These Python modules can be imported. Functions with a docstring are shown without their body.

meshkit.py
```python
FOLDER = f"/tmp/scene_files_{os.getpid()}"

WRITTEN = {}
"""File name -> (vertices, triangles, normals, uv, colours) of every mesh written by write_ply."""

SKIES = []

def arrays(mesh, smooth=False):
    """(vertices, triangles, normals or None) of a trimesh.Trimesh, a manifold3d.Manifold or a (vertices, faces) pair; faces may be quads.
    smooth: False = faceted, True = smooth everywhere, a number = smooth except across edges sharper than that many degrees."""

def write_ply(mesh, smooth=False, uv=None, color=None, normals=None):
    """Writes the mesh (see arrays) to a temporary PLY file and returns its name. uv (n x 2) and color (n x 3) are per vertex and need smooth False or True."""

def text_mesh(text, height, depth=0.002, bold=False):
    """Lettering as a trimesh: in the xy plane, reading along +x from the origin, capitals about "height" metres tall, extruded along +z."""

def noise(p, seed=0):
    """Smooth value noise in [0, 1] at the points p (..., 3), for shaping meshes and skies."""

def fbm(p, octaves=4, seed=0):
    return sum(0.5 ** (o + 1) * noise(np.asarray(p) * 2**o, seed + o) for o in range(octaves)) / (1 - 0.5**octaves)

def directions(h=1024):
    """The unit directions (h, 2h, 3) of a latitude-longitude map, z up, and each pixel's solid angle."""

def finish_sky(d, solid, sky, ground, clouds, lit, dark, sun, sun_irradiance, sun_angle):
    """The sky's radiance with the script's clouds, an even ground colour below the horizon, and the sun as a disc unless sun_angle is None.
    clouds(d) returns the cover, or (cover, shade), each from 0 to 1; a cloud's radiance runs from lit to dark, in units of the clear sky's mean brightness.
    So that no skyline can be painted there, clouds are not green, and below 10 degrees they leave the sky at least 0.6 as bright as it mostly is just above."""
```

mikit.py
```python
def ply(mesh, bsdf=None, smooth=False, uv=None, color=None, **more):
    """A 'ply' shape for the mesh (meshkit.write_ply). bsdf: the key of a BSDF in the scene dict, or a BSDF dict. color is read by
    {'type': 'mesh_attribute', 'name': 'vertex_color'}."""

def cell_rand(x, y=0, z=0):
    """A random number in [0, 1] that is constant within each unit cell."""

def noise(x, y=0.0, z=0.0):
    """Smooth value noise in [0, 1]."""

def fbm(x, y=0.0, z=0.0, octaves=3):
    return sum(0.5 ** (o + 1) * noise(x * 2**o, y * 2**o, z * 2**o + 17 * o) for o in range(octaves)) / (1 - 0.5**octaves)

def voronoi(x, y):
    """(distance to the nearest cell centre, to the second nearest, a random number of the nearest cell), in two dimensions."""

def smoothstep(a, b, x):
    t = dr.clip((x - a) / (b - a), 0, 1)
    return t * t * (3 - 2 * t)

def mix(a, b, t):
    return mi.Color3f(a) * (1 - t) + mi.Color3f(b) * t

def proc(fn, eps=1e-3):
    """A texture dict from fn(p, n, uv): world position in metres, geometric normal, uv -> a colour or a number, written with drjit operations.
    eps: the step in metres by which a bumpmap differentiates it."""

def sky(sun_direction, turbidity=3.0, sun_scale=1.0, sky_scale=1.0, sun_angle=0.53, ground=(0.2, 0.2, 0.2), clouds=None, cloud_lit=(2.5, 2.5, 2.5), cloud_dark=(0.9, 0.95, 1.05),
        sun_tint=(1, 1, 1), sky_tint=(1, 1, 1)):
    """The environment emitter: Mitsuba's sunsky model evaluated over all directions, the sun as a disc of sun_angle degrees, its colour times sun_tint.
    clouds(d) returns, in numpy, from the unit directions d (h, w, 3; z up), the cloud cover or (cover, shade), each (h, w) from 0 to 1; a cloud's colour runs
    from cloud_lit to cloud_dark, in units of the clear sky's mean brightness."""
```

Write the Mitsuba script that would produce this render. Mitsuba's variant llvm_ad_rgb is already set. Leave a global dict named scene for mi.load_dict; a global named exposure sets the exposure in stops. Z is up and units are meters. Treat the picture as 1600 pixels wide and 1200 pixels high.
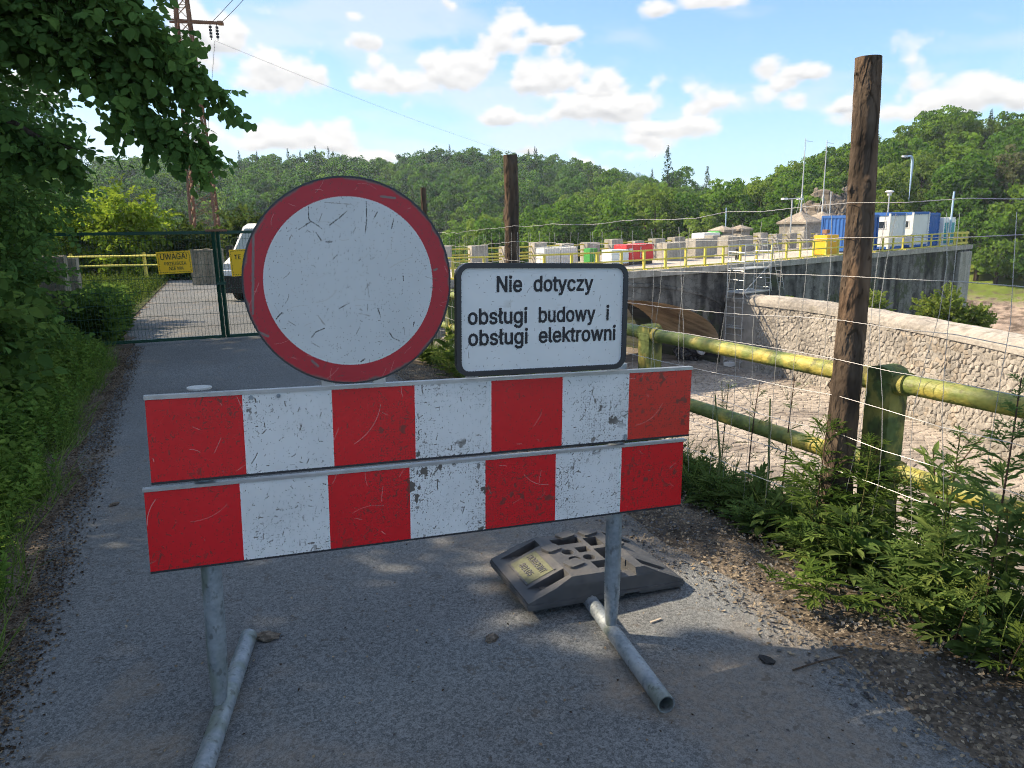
import math
import numpy as np, trimesh, manifold3d as m3, mitsuba as mi, drjit as dr
from scipy.interpolate import CubicSpline
from scipy.spatial import Voronoi
from shapely.geometry import Polygon, box as sbox
from shapely import affinity
import mikit, meshkit
from mikit import proc, cell_rand, smoothstep, mix

T = mi.ScalarTransform4f
rng = np.random.default_rng(11)
scene, labels = {}, {}

# ------------------------------------------------------------------ camera, sky, exposure
EYE = np.array([0.0, 0.0, 1.55])
_p, _r = math.atan(255 / 1150), 0.02
_f = np.array([0, math.cos(_p), -math.sin(_p)])
_u0 = np.array([0, math.sin(_p), math.cos(_p)])
_up = math.cos(_r) * _u0 + math.sin(_r) * np.array([1.0, 0, 0])
scene['camera'] = {'type': 'perspective', 'fov': 2 * math.degrees(math.atan(800 / 1150)), 'fov_axis': 'x', 'near_clip': 0.05, 'far_clip': 3000.0,
                   'to_world': T().look_at(origin=EYE.tolist(), target=(EYE + _f).tolist(), up=_up.tolist())}
exposure = 2.75
SUN_AZ, SUN_EL = math.radians(-76), math.radians(40)      # azimuth from +y towards +x
SUN = (math.sin(SUN_AZ) * math.cos(SUN_EL), math.cos(SUN_AZ) * math.cos(SUN_EL), math.sin(SUN_EL))

# cumulus clouds: azimuth, elevation, half width, half height, in degrees
CLOUDS = [(-19.9, 12.3, 3.1, 2.3), (-21.6, 11.4, 2.0, 1.2), (-16.1, 10.1, 3.3, 1.5), (-17.7, 9.6, 2.0, 0.8), (-16.1, 5.8, 5.8, 1.0), (-18.0, 6.2, 2.2, 0.9), (-12.7, 5.5, 2.2, 0.6),
          (-9.6, 4.7, 2.0, 0.5), (-1.1, 12.3, 2.8, 1.8), (-4.2, 10.5, 6.0, 1.7), (2.8, 10.2, 4.8, 1.7), (-7.5, 9.7, 4.2, 0.9), (3.0, 12.5, 2.0, 0.5), (7.0, 9.4, 2.8, 1.5),
          (5.1, 7.8, 3.5, 1.3), (9.7, 7.9, 5.0, 1.5), (13.6, 7.7, 3.8, 1.0), (-0.8, 7.4, 1.9, 0.5), (11.8, 6.1, 3.8, 1.1), (9.1, 4.5, 3.0, 0.8), (10.2, 5.3, 2.5, 1.0),
          (-3.9, 14.7, 1.1, 0.6), (11.2, 13.9, 1.0, 0.5), (14.4, 14.2, 2.1, 0.6), (17.9, 9.8, 1.2, 0.7), (21.1, 9.2, 1.9, 0.5), (20.2, 8.8, 1.1, 0.5), (20.8, 7.7, 1.0, 0.7),
          (27.5, 8.0, 2.2, 1.8), (29.1, 7.2, 3.8, 1.2), (31.6, 7.0, 4.0, 1.0), (33.3, 6.9, 2.0, 0.7), (23.7, 7.0, 1.3, 0.5), (0.9, 5.0, 1.1, 0.3), (-9.8, 12.2, 1.5, 0.5),
          (-11.0, 14.1, 1.0, 0.4), (26.7, 6.4, 3.0, 0.7), (-34, 9, 6, 1.6), (-45, 13, 7, 2), (-55, 7, 8, 1.5), (45, 8, 7, 1.6), (56, 11, 6, 2), (70, 6, 9, 1.5), (-75, 10, 8, 2)]


def clouds(d):
    az = np.degrees(np.arctan2(d[..., 0], d[..., 1]))
    el = np.degrees(np.arcsin(np.clip(d[..., 2], -1, 1)))
    q = np.stack([az * 0.42, el * 0.62, az * 0], -1)
    n = meshkit.fbm(q, 6, 3)
    n2 = meshkit.fbm(q + np.array([0, 0.28, 0]), 6, 3)       # the same field a little lower: thickness against the light
    a, low = np.full(az.shape, -9.0), np.zeros(az.shape)
    for ca, ce, w, h in CLOUDS:
        x, y = (az - ca) / (w * 1.15), (el - ce) / (h * 1.2)
        y = np.where(y < 0, y * 1.35, y)                      # flat bases
        v = 1 - np.sqrt(x * x + y * y)
        low = np.where(v > a, np.clip(-y * 0.55 + 0.25, 0, 1), low)
        a = np.maximum(a, v)
    body = np.clip(a, -1.5, 1) * 0.75 + (n - 0.5) * 2.3
    cover = np.clip((body + 0.02) / 0.50, 0, 1)
    cover = cover * cover * (3 - 2 * cover)
    # high thin veils
    w = meshkit.fbm(np.stack([az * 0.10 + el * 0.25, el * 0.35 - az * 0.04, az * 0 + 5], -1), 5, 9)
    veil = np.clip((w - 0.48) * 2.2, 0, 0.45) * np.clip(el / 4, 0, 1) * (el < 60)
    haze = 0.12 * np.exp(-np.maximum(el, 0) / 3.0)
    # the rest of the sky: the same scattered cumulus
    f = meshkit.fbm(np.stack([d[..., 0] / (np.abs(d[..., 2]) + .25) * 2.2, d[..., 1] / (np.abs(d[..., 2]) + .25) * 2.2, az * 0 + 2], -1), 5, 21)
    rest = np.clip((f - 0.56) / 0.10, 0, 1) * np.clip((el - 17) / 6, 0, 1)
    shade = np.clip(low * 0.9 + (n2 - n) * 2.4 - 0.02, 0, 1) * np.clip(body * 1.6, 0, 1)
    c = np.maximum(np.maximum(cover, rest), np.maximum(veil, haze))
    return c, np.where(cover > 0.3, shade * 0.8, 0.12)


scene['sky'] = mikit.sky(SUN, turbidity=3.0, sun_scale=0.95, sky_scale=1.02, clouds=clouds, cloud_lit=(1.8, 1.8, 1.8), cloud_dark=(.82, .87, .95), ground=(0.14, 0.15, 0.11), sky_tint=(.92, .98, 1.04))


# ------------------------------------------------------------------ helpers
def fresh(name, pool):
    if name not in pool:
        pool.add(name)
        return name
    k = 1
    while f'{name}_{k:03d}' in pool:
        k += 1
    pool.add(f'{name}_{k:03d}')
    return f'{name}_{k:03d}'


_names = set()


def thing(name, label, cat, group=None):
    key = fresh(name, _names)
    labels[key] = {'label': label, 'category': cat}
    if group:
        labels[key]['group'] = group
    return key


def part(parent, name, mesh, mat, smooth=False, label=None, kind=None, color=None, uv=None):
    key = fresh(f'{parent}__{name}', _names)
    scene[key] = mesh if isinstance(mesh, dict) else mikit.ply(mesh, mat, smooth=smooth, color=color, uv=uv)
    if label or kind:
        labels[key] = {}
        if label:
            labels[key]['label'] = label
        if kind:
            labels[key]['kind'] = kind
    return key


def solo(name, mesh, mat, label, cat, group=None, smooth=False, color=None):
    key = thing(name, label, cat, group)
    scene[key] = mesh if isinstance(mesh, dict) else mikit.ply(mesh, mat, smooth=smooth, color=color)
    return key


def struct(name, mesh, mat, label, smooth=False, kind='structure', color=None):
    key = fresh(name, _names)
    scene[key] = mikit.ply(mesh, mat, smooth=smooth, color=color)
    labels[key] = {'label': label, 'kind': kind}
    return key


def TM(v, f):
    return trimesh.Trimesh(np.asarray(v, float), np.asarray(f), process=False)


def cat(ms):
    vs, fs, n = [], [], 0
    for m in ms:
        v, f = (m.vertices, m.faces) if hasattr(m, 'vertices') else m
        vs.append(np.asarray(v)); fs.append(np.asarray(f) + n); n += len(v)
    return TM(np.vstack(vs), np.vstack(fs))


def frame(z=(0, 0, 1), x=None):
    z = np.asarray(z, float) / np.linalg.norm(z)
    x = np.array([1.0, 0, 0] if abs(z[0]) < .9 else [0, 1.0, 0]) if x is None else np.asarray(x, float)
    y = np.cross(z, x); y /= np.linalg.norm(y)
    return np.stack([np.cross(y, z), y, z], 1)


def rotz(a):
    c, s = math.cos(a), math.sin(a)
    return np.array([[c, -s, 0], [s, c, 0], [0, 0, 1.0]])


def xf(m, R=np.eye(3), t=(0, 0, 0)):
    v, f = (m.vertices, m.faces) if hasattr(m, 'vertices') else m
    return TM(np.asarray(v) @ np.asarray(R).T + np.asarray(t), f)


def man(m):
    q = m.to_mesh()
    return TM(q.vert_properties[:, :3], q.tri_verts)


def bx(size, c=(0, 0, 0), R=np.eye(3), bev=0.0):
    """A box of the given size, its edges chamfered by bev."""
    sx, sy, sz = size
    if bev <= 0:
        m = trimesh.creation.box(size)
    else:
        pts = []
        for a in (-1, 1):
            for b in (-1, 1):
                for e in (-1, 1):
                    x, y, z = a * sx / 2, b * sy / 2, e * sz / 2
                    pts += [(x - a * bev, y, z), (x, y - b * bev, z), (x, y, z - e * bev)]
        m = man(m3.Manifold.hull_points(np.array(pts)))
    return xf(m, R, c)


def tube(pts, rad, n=8, caps=True, squash=None):
    p = np.asarray(pts, float)
    t = np.gradient(p, axis=0); t /= np.linalg.norm(t, axis=1, keepdims=True) + 1e-12
    ref = np.array([0, 0, 1.0]) if abs(t[:, 2]).mean() < .8 else np.array([0, 1.0, 0])
    a = np.cross(t, ref); a /= np.linalg.norm(a, axis=1, keepdims=True) + 1e-12
    b = np.cross(t, a)
    r = np.broadcast_to(rad, (len(p),)).astype(float)
    sq = np.ones(len(p)) if squash is None else np.asarray(squash, float)
    w = np.arange(n) * 2 * np.pi / n
    v = p[:, None] + r[:, None, None] * (np.cos(w)[None, :, None] * a[:, None] * sq[:, None, None] + np.sin(w)[None, :, None] * b[:, None])
    i, j = np.meshgrid(np.arange(len(p) - 1), np.arange(n), indexing='ij')
    k = (j + 1) % n
    q = np.stack([i * n + j, i * n + k, (i + 1) * n + k, (i + 1) * n + j], -1).reshape(-1, 4)
    f = np.vstack([q[:, [0, 2, 1]], q[:, [0, 3, 2]]])
    v = v.reshape(-1, 3)
    if caps:
        m = len(v)
        v = np.vstack([v, p[:1], p[-1:]])
        j = np.arange(n); k = (j + 1) % n; e = (len(p) - 1) * n
        f = np.vstack([f, np.stack([j * 0 + m, j, k], 1), np.stack([j * 0 + m + 1, e + k, e + j], 1)])
    return TM(v, f)


def pipe(p0, p1, r, ri, n=24):
    """A straight open pipe with a wall."""
    p0, p1 = np.asarray(p0, float), np.asarray(p1, float)
    L = np.linalg.norm(p1 - p0)
    c = m3.Manifold.cylinder(L, r, r, n) - m3.Manifold.cylinder(L + .02, ri, ri, n).translate((0, 0, -.01))
    return xf(man(c), frame(p1 - p0), p0)


def bar(p0, p1, w, h=None, bev=0):
    p0, p1 = np.asarray(p0, float), np.asarray(p1, float)
    d = p1 - p0
    up = (0, 0, 1) if abs(d[2]) < .9 * np.linalg.norm(d) else (0, 1, 0)
    z = d / np.linalg.norm(d); x = np.cross(up, z); x /= np.linalg.norm(x)
    R = np.stack([x, np.cross(z, x), z], 1)
    return bx((w, h or w, np.linalg.norm(d)), (p0 + p1) / 2, R, bev)


def grid(X, Y, Z):
    h, w = X.shape
    i, j = np.meshgrid(np.arange(h - 1), np.arange(w - 1), indexing='ij')
    q = np.stack([i * w + j, i * w + j + 1, (i + 1) * w + j + 1, (i + 1) * w + j], -1).reshape(-1, 4)
    return TM(np.stack([X, Y, Z], -1).reshape(-1, 3), np.vstack([q[:, [0, 1, 2]], q[:, [0, 2, 3]]]))


def poly_prism(poly, h):
    return trimesh.creation.extrude_polygon(poly, h, engine='earcut')


def fb(x, y=0, z=0, seed=0, o=3):
    return meshkit.fbm(np.stack(np.broadcast_arrays(np.asarray(x, float), y, z), -1), o, seed)


# the road frame: s along the road away from the camera, t to the right across it
DS, DT = np.array([-.379, .925]), np.array([.925, .379])


def ST(s, t):
    s, t = np.asarray(s, float), np.asarray(t, float)
    return s[..., None] * DS + t[..., None] * DT


def P3(s, t, z=0.0):
    q = ST(s, t)
    return np.append(q, -.025 * q[1] + z)


# ------------------------------------------------------------------ noise for materials (lighter versions of mikit's)
def _hash(h):
    h = (h ^ (h >> 15)) * 0x2C1B3C6D
    h = (h ^ (h >> 12)) * 0x297A2D39
    return mi.Float((h ^ (h >> 15)) & 0xFFFFFF) * (1 / 16777215.0)


def noise(x, y=0.0, z=0.0):
    """Smooth value noise in [0, 1] over those of x, y, z that vary."""
    c, base, ts, steps = 0.0, None, [], []
    for v, k in zip((x, y, z), (0x9E3779B1, 0x85EBCA77, 0xC2B2AE3D)):
        if isinstance(v, (int, float)):
            c += v * (1 + 1.7 * len(ts))
            continue
        f = dr.floor(v)
        t = v - f
        ts.append(t * t * (3 - 2 * t)); steps.append(k)
        h = mi.UInt32(mi.Int32(f)) * k
        base = h if base is None else base + h
    base = base + (int(c * 7919) & 0xFFFFFF)

    def rec(h, n):
        if n == 0:
            return _hash(h)
        return dr.lerp(rec(h, n - 1), rec(h + steps[n - 1], n - 1), ts[n - 1])
    return rec(base, len(ts))


def fbm(x, y=0.0, z=0.0, octaves=3):
    out = 0
    for o in range(octaves):
        k = 2.03 ** o
        m = [v + 1.3 * o if isinstance(v, (int, float)) else v * k for v in (x, y, z)]
        out = out + .5 ** (o + 1) * noise(*m)
    return out * (1 / (1 - .5 ** octaves))


def voronoi(x, y):
    first, second, which = mi.Float(9), mi.Float(9), mi.Float(0)
    fx, fy = dr.floor(x), dr.floor(y)
    ux, uy = x - fx, y - fy
    base = mi.UInt32(mi.Int32(fx)) * 0x9E3779B1 + mi.UInt32(mi.Int32(fy)) * 0x85EBCA77
    for a in (-1, 0, 1):
        for b in (-1, 0, 1):
            h = base + ((a * 0x9E3779B1 + b * 0x85EBCA77) & 0xFFFFFFFF)
            h = (h ^ (h >> 15)) * 0x2C1B3C6D
            h = (h ^ (h >> 12)) * 0x297A2D39
            rx, ry = mi.Float(h & 0x3FF) * (1 / 1023.0), mi.Float((h >> 10) & 0x3FF) * (1 / 1023.0)
            d = dr.square(a + rx - ux) + dr.square(b + ry - uy)
            second = dr.select(d < first, first, dr.minimum(second, d))
            which = dr.select(d < first, mi.Float((h >> 20) & 0x3FF) * (1 / 1023.0), which)
            first = dr.minimum(first, d)
    return dr.sqrt(first), dr.sqrt(second), which


# ------------------------------------------------------------------ materials
def principled(name, color, rough=.6, metal=0., spec=.5, bump=None, bscale=1.0, eps=1e-3, **k):
    c = proc(color) if callable(color) else {'type': 'rgb', 'value': list(color)}
    d = {'type': 'principled', 'base_color': c, 'roughness': proc(rough) if callable(rough) else rough, 'metallic': metal, 'specular': spec, **k}
    if bump is not None:
        d = {'type': 'bumpmap', 'arbitrary': proc(bump, eps), 'scale': bscale, 'bsdf': d}
    scene[name] = {'type': 'twosided', 'bsdf': d}
    return name


def asphalt_c(p, n, uv):
    big = fbm(p.x * .9, p.y * .9, 3.0, 4)
    _, _, r1 = voronoi(p.x * 95, p.y * 95)
    g2 = noise(p.x * 260, p.y * 260)
    g3 = noise(p.x * 480, p.y * 480)
    c = mix((.070, .078, .082), (.215, .228, .235), smoothstep(.15, 1.0, r1 * .36 + g2 * .42 + g3 * .30))
    c = c * (.70 + .6 * big)
    t = p.x * .925 + p.y * .379
    dust = smoothstep(.50, .70, fbm(p.x * 2.2 + 7, p.y * 2.2, 1.0, 5) + .26 * smoothstep(.6, 2.2, t) - .08) * (.35 + .65 * noise(p.x * 60, p.y * 60, 5))
    c = mix(c, mi.Color3f(.23, .19, .145), .60 * dust)
    spot = smoothstep(.66, .76, fbm(p.x * 17, p.y * 17, 8.0, 4)) * smoothstep(.4, .7, noise(p.x * 90, p.y * 90, 9))
    return mix(c, mi.Color3f(.065, .052, .038), .5 * spot)


def asphalt_b(p, n, uv):
    g1, g1b, r1 = voronoi(p.x * 95, p.y * 95)
    return (g1b - g1) * (.4 + r1) * .004 + .004 * fbm(p.x * 12, p.y * 12, 0, 3)


principled('asphalt', asphalt_c, .85, bump=asphalt_b, bscale=.9, eps=1.5e-3, spec=.3)


def soil_c(p, n, uv):
    a = fbm(p.x * 3, p.y * 3, 0, 4)
    b = noise(p.x * 120, p.y * 120)
    _, _, r = voronoi(p.x * 55, p.y * 55)
    c = mix((.06, .050, .040), (.20, .170, .135), smoothstep(.2, .9, a * .7 + b * .35))
    return c * (.6 + .7 * r)


def soil_b(p, n, uv):
    return .02 * fbm(p.x * 30, p.y * 30, 0, 4)


principled('soil', soil_c, .95, bump=soil_b, eps=3e-3, spec=.2)


def turf_c(p, n, uv):
    a = fbm(p.x * .8, p.y * .8, 0, 4)
    return mix((.035, .055, .016), (.10, .10, .045), smoothstep(.35, .75, a)) * (.6 + .8 * noise(p.x * 18, p.y * 18))


principled('turf', turf_c, .95, spec=.1)


def terrain_c(p, n, uv):
    a = fbm(p.x * .05, p.y * .05, 0, 4)
    b = fbm(p.x * 1.3, p.y * 1.3, p.z * 1.3, 5)
    grass = mix((.06, .10, .02), (.15, .19, .04), a * .6 + b * .4)
    rub = mix((.10, .078, .062), (.36, .29, .24), smoothstep(.25, .75, b))
    w = smoothstep(.0, 1.0, (p.z + 10.7) * .6 + (a - .5) * 3.2 + (b - .5) * 2.2)
    w2 = smoothstep(.55, .62, a + .22 * (b - .5))
    forest = mix((.02, .03, .01), (.045, .06, .02), b)
    c = mix(rub, grass, dr.maximum(w, w2))
    return mix(c, forest, smoothstep(-6.5, -4.0, p.z))


principled('terrain', terrain_c, .95, spec=.1, bump=lambda p, n, uv: .35 * fbm(p.x * .9, p.y * .9, 0, 4), eps=.05)


def stone_c(p, n, uv):
    a = fbm(p.x * 1.1, p.y * 1.1, p.z * 1.1, 4)
    b = fbm(p.x * 9, p.y * 9, p.z * 9, 3)
    c = mix((.19, .18, .165), (.37, .348, .315), smoothstep(.25, .8, a * .55 + b * .55))
    lich = smoothstep(.60, .72, fbm(p.x * 2.3 + 4, p.y * 2.3, p.z * 2.3, 4))
    return mix(c, mi.Color3f(.16, .15, .12), .5 * lich)


def stone_b(p, n, uv):
    return .045 * fbm(p.x * 7, p.y * 7, p.z * 7, 4)


principled('stone', stone_c, .9, bump=stone_b, eps=.01, spec=.2)
principled('stone_warm', lambda p, n, uv: stone_c(p, n, uv) * mi.Color3f(1.0, .94, .87), .9, bump=stone_b, eps=.01, spec=.2)
principled('stone_grey', lambda p, n, uv: stone_c(p, n, uv) * mi.Color3f(.84, .85, .86), .9, bump=stone_b, eps=.01, spec=.2)
principled('mortar', lambda p, n, uv: mix((.25, .23, .205), (.40, .37, .33), fbm(p.x * 5, p.y * 5, p.z * 5, 4)), .95, spec=.1, bump=stone_b, eps=.01)


def floor_c(p, n, uv):
    a = fbm(p.x * .35, p.y * .35, 0, 4)
    b = fbm(p.x * 4, p.y * 4, 2, 4)
    c = mix((.205, .183, .158), (.395, .355, .31), smoothstep(.2, .85, .5 * a + .6 * b))
    wet = smoothstep(.62, .72, fbm(p.x * .5 + 11, p.y * .9, 0, 4))
    return mix(c, mi.Color3f(.15, .13, .115), .55 * wet)


principled('paving', floor_c, .85, bump=lambda p, n, uv: .03 * fbm(p.x * 6, p.y * 6, 0, 4), eps=.01, spec=.25)
principled('paving_joint', lambda p, n, uv: floor_c(p, n, uv) * .55, .95, spec=.1)


def dam_c(p, n, uv):
    h = p.x * .8 + p.y * .6
    st = fbm(h * 1.6, 0, p.z * .16, 4)
    b = fbm(h * 4, 3, p.z * 4, 4)
    d1, d2, r = voronoi(h * 2.4, p.z * 3.4)
    c = mix((.040, .040, .039), (.19, .185, .17), smoothstep(.30, .76, st * .85 + b * .25)) * (.82 + .36 * r)
    c = c * (.72 + .28 * smoothstep(.02, .12, d2 - d1))
    pale = smoothstep(.62, .75, fbm(h * .9 + 5, 1, p.z * .25, 4))
    c = mix(c, mi.Color3f(.30, .29, .265), .5 * pale)
    moss = smoothstep(.56, .70, fbm(h * .45 + 3, 7, p.z * .5, 4)) * smoothstep(.35, .6, b)
    return mix(c, mi.Color3f(.045, .062, .020), .7 * moss)


def dam_b(p, n, uv):
    h = p.x * .8 + p.y * .6
    d1, d2, r = voronoi(h * 2.4, p.z * 3.4)
    return .03 * smoothstep(0., .15, d2 - d1) + .05 * fbm(h * 6, 0, p.z * 6, 4)


principled('dam_masonry', dam_c, .92, bump=dam_b, eps=.012, spec=.2)


def soffit_c(p, n, uv):
    q = (p.x * -.59 + p.y * .81)
    b = fbm(p.x * 1.2, p.y * 1.2, p.z * 5, 4)
    st = fbm(q * .5, p.z * 7 + p.x * 3, 0, 4)
    return mix((.22, .14, .075), (.58, .42, .26), smoothstep(.2, .8, .55 * st + .5 * b))


principled('soffit', soffit_c, .9, bump=lambda p, n, uv: .06 * fbm(p.x * 2, p.y * 2, p.z * 8, 4), eps=.01, spec=.2)


def conc_c(p, n, uv):
    a = fbm(p.x * 1.3, p.y * 1.3, p.z * 1.3, 4)
    b = fbm(p.x * 11, p.y * 11, p.z * 11, 3)
    st = fbm(p.x * 5, p.y * 5, p.z * .6, 3)
    return mix((.19, .18, .155), (.44, .42, .375), smoothstep(.2, .85, .4 * a + .35 * b + .35 * st))


principled('concrete', conc_c, .9, bump=lambda p, n, uv: .02 * fbm(p.x * 14, p.y * 14, p.z * 14, 3), eps=.006, spec=.2)
principled('deck', lambda p, n, uv: mix((.24, .22, .19), (.42, .39, .35), fbm(p.x * .7, p.y * .7, 0, 5)), .9, spec=.2)


def rail_c(p, n, uv):
    a = fbm(p.x * 7, p.y * 7, p.z * 7, 5)
    b = fbm(p.x * 40, p.y * 40, p.z * 40, 3)
    algae = smoothstep(.34, .62, a + .30 * smoothstep(3.9, 5.3, p.y) - .02)
    c = mix((.37, .315, .055), (.51, .44, .12), b)
    c = mix(c, mi.Color3f(.155, .20, .055) * (.65 + .7 * b), algae)
    spot = smoothstep(.62, .72, fbm(p.x * 34, p.y * 34, p.z * 34, 4))
    return mix(c, mi.Color3f(.10, .10, .045), .6 * spot)


principled('rail_paint', rail_c, .55, bump=lambda p, n, uv: .004 * fbm(p.x * 60, p.y * 60, p.z * 60, 3), eps=1e-3)


def railpost_c(p, n, uv):
    a = fbm(p.x * 14, p.y * 14, p.z * 9, 5)
    b = fbm(p.x * 45, p.y * 45, p.z * 45, 3)
    c = mix((.22, .21, .05), (.34, .30, .08), b)
    c = mix(c, mi.Color3f(.085, .12, .035) * (.6 + .8 * b), smoothstep(.36, .55, a))
    return mix(c, mi.Color3f(.035, .032, .022), .7 * smoothstep(.52, .70, fbm(p.x * 22 + 3, p.y * 22, p.z * 6, 5)))


principled('railpost_paint', railpost_c, .8, bump=lambda p, n, uv: .010 * fbm(p.x * 40, p.y * 40, p.z * 40, 4), eps=1.5e-3)
principled('dam_yellow', lambda p, n, uv: mix((.50, .43, .06), (.68, .60, .12), fbm(p.x * 3, p.y * 3, p.z * 6, 3)), .6)


def wood_c(p, n, uv):
    a = fbm(p.x * 30, p.y * 30, p.z * 3, 4)
    b = fbm(p.x * 9, p.y * 9, p.z * 7, 4)
    c = mix((.030, .024, .020), (.130, .100, .076), smoothstep(.2, .85, .55 * a + .5 * b))
    patch = smoothstep(.57, .64, fbm(p.x * 8 + 2, p.y * 8, p.z * 2.6, 4))
    c = mix(c, mi.Color3f(.14, .092, .060) * (.5 + 1.0 * a), .5 * patch)
    kn = smoothstep(.68, .74, fbm(p.x * 26, p.y * 26, p.z * 20, 3))
    return mix(c, mi.Color3f(.018, .014, .011), .55 * kn)


def wood_b(p, n, uv):
    return .030 * fbm(p.x * 34, p.y * 34, p.z * 14, 4) + .012 * smoothstep(.57, .6, fbm(p.x * 8 + 2, p.y * 8, p.z * 2.6, 4))


principled('bark', wood_c, .95, bump=wood_b, eps=1.5e-3, spec=.15)


def galv_c(p, n, uv):
    a = fbm(p.x * 18, p.y * 18, p.z * 18, 4)
    b = fbm(p.x * 90, p.y * 90, p.z * 90, 3)
    c = mix((.17, .205, .235), (.32, .365, .40), smoothstep(.2, .85, .55 * a + .5 * b))
    g = smoothstep(.58, .70, fbm(p.x * 7 + 9, p.y * 7, p.z * 4, 4))
    c = mix(c, mi.Color3f(.14, .17, .10), .45 * g)
    s = smoothstep(.60, .74, fbm(p.x * 70, p.y * 70, p.z * 40, 4))
    return mix(c, mi.Color3f(.08, .085, .08), .55 * s)


principled('galvanised', galv_c, .48, metal=.35, bump=lambda p, n, uv: .0015 * fbm(p.x * 120, p.y * 120, p.z * 120, 3), eps=6e-4)
principled('aluminium', lambda p, n, uv: mix((.34, .355, .37), (.50, .515, .53), fbm(p.x * 30, p.y * 30, p.z * 30, 3)), .42, metal=.7)
principled('steel_tube', (.52, .54, .55), .45, metal=.5)
principled('wire', (.50, .50, .50), .45, metal=.6)
principled('rubber', lambda p, n, uv: mix(mix((.040, .044, .050), (.085, .090, .097), fbm(p.x * 14, p.y * 14, p.z * 14, 4)), (.15, .14, .125),
                                          .25 * smoothstep(.50, .68, fbm(p.x * 7 + 1, p.y * 7, p.z * 7, 5))), .62,
           bump=lambda p, n, uv: .003 * fbm(p.x * 90, p.y * 90, p.z * 90, 3), eps=8e-4)
principled('mossy_plate', lambda p, n, uv: mix((.085, .092, .065), (.15, .165, .095), fbm(p.x * 70, p.y * 70, p.z * 70, 4)), .8)
principled('gate_green', (.010, .055, .035), .45)
principled('shaded_old_concrete', lambda p, n, uv: conc_c(p, n, uv) * mi.Color3f(.58, .56, .50), .95, spec=.1)  # old concrete, its colour darkened for the half shade on the pillars
principled('rail_stalk', (.11, .15, .05), .7)
principled('cap_plastic', (.40, .42, .41), .6)
principled('rust', lambda p, n, uv: mix((.12, .065, .042), (.29, .17, .11), fbm(p.x * 3, p.y * 3, p.z * 2, 4)), .85)
principled('black_plastic', (.018, .019, .022), .4)
principled('dark_rubber', (.02, .02, .02), .8)
principled('white_paint', (.76, .77, .77), .4)
principled('cream_panel', (.66, .67, .66), .5)
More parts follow.
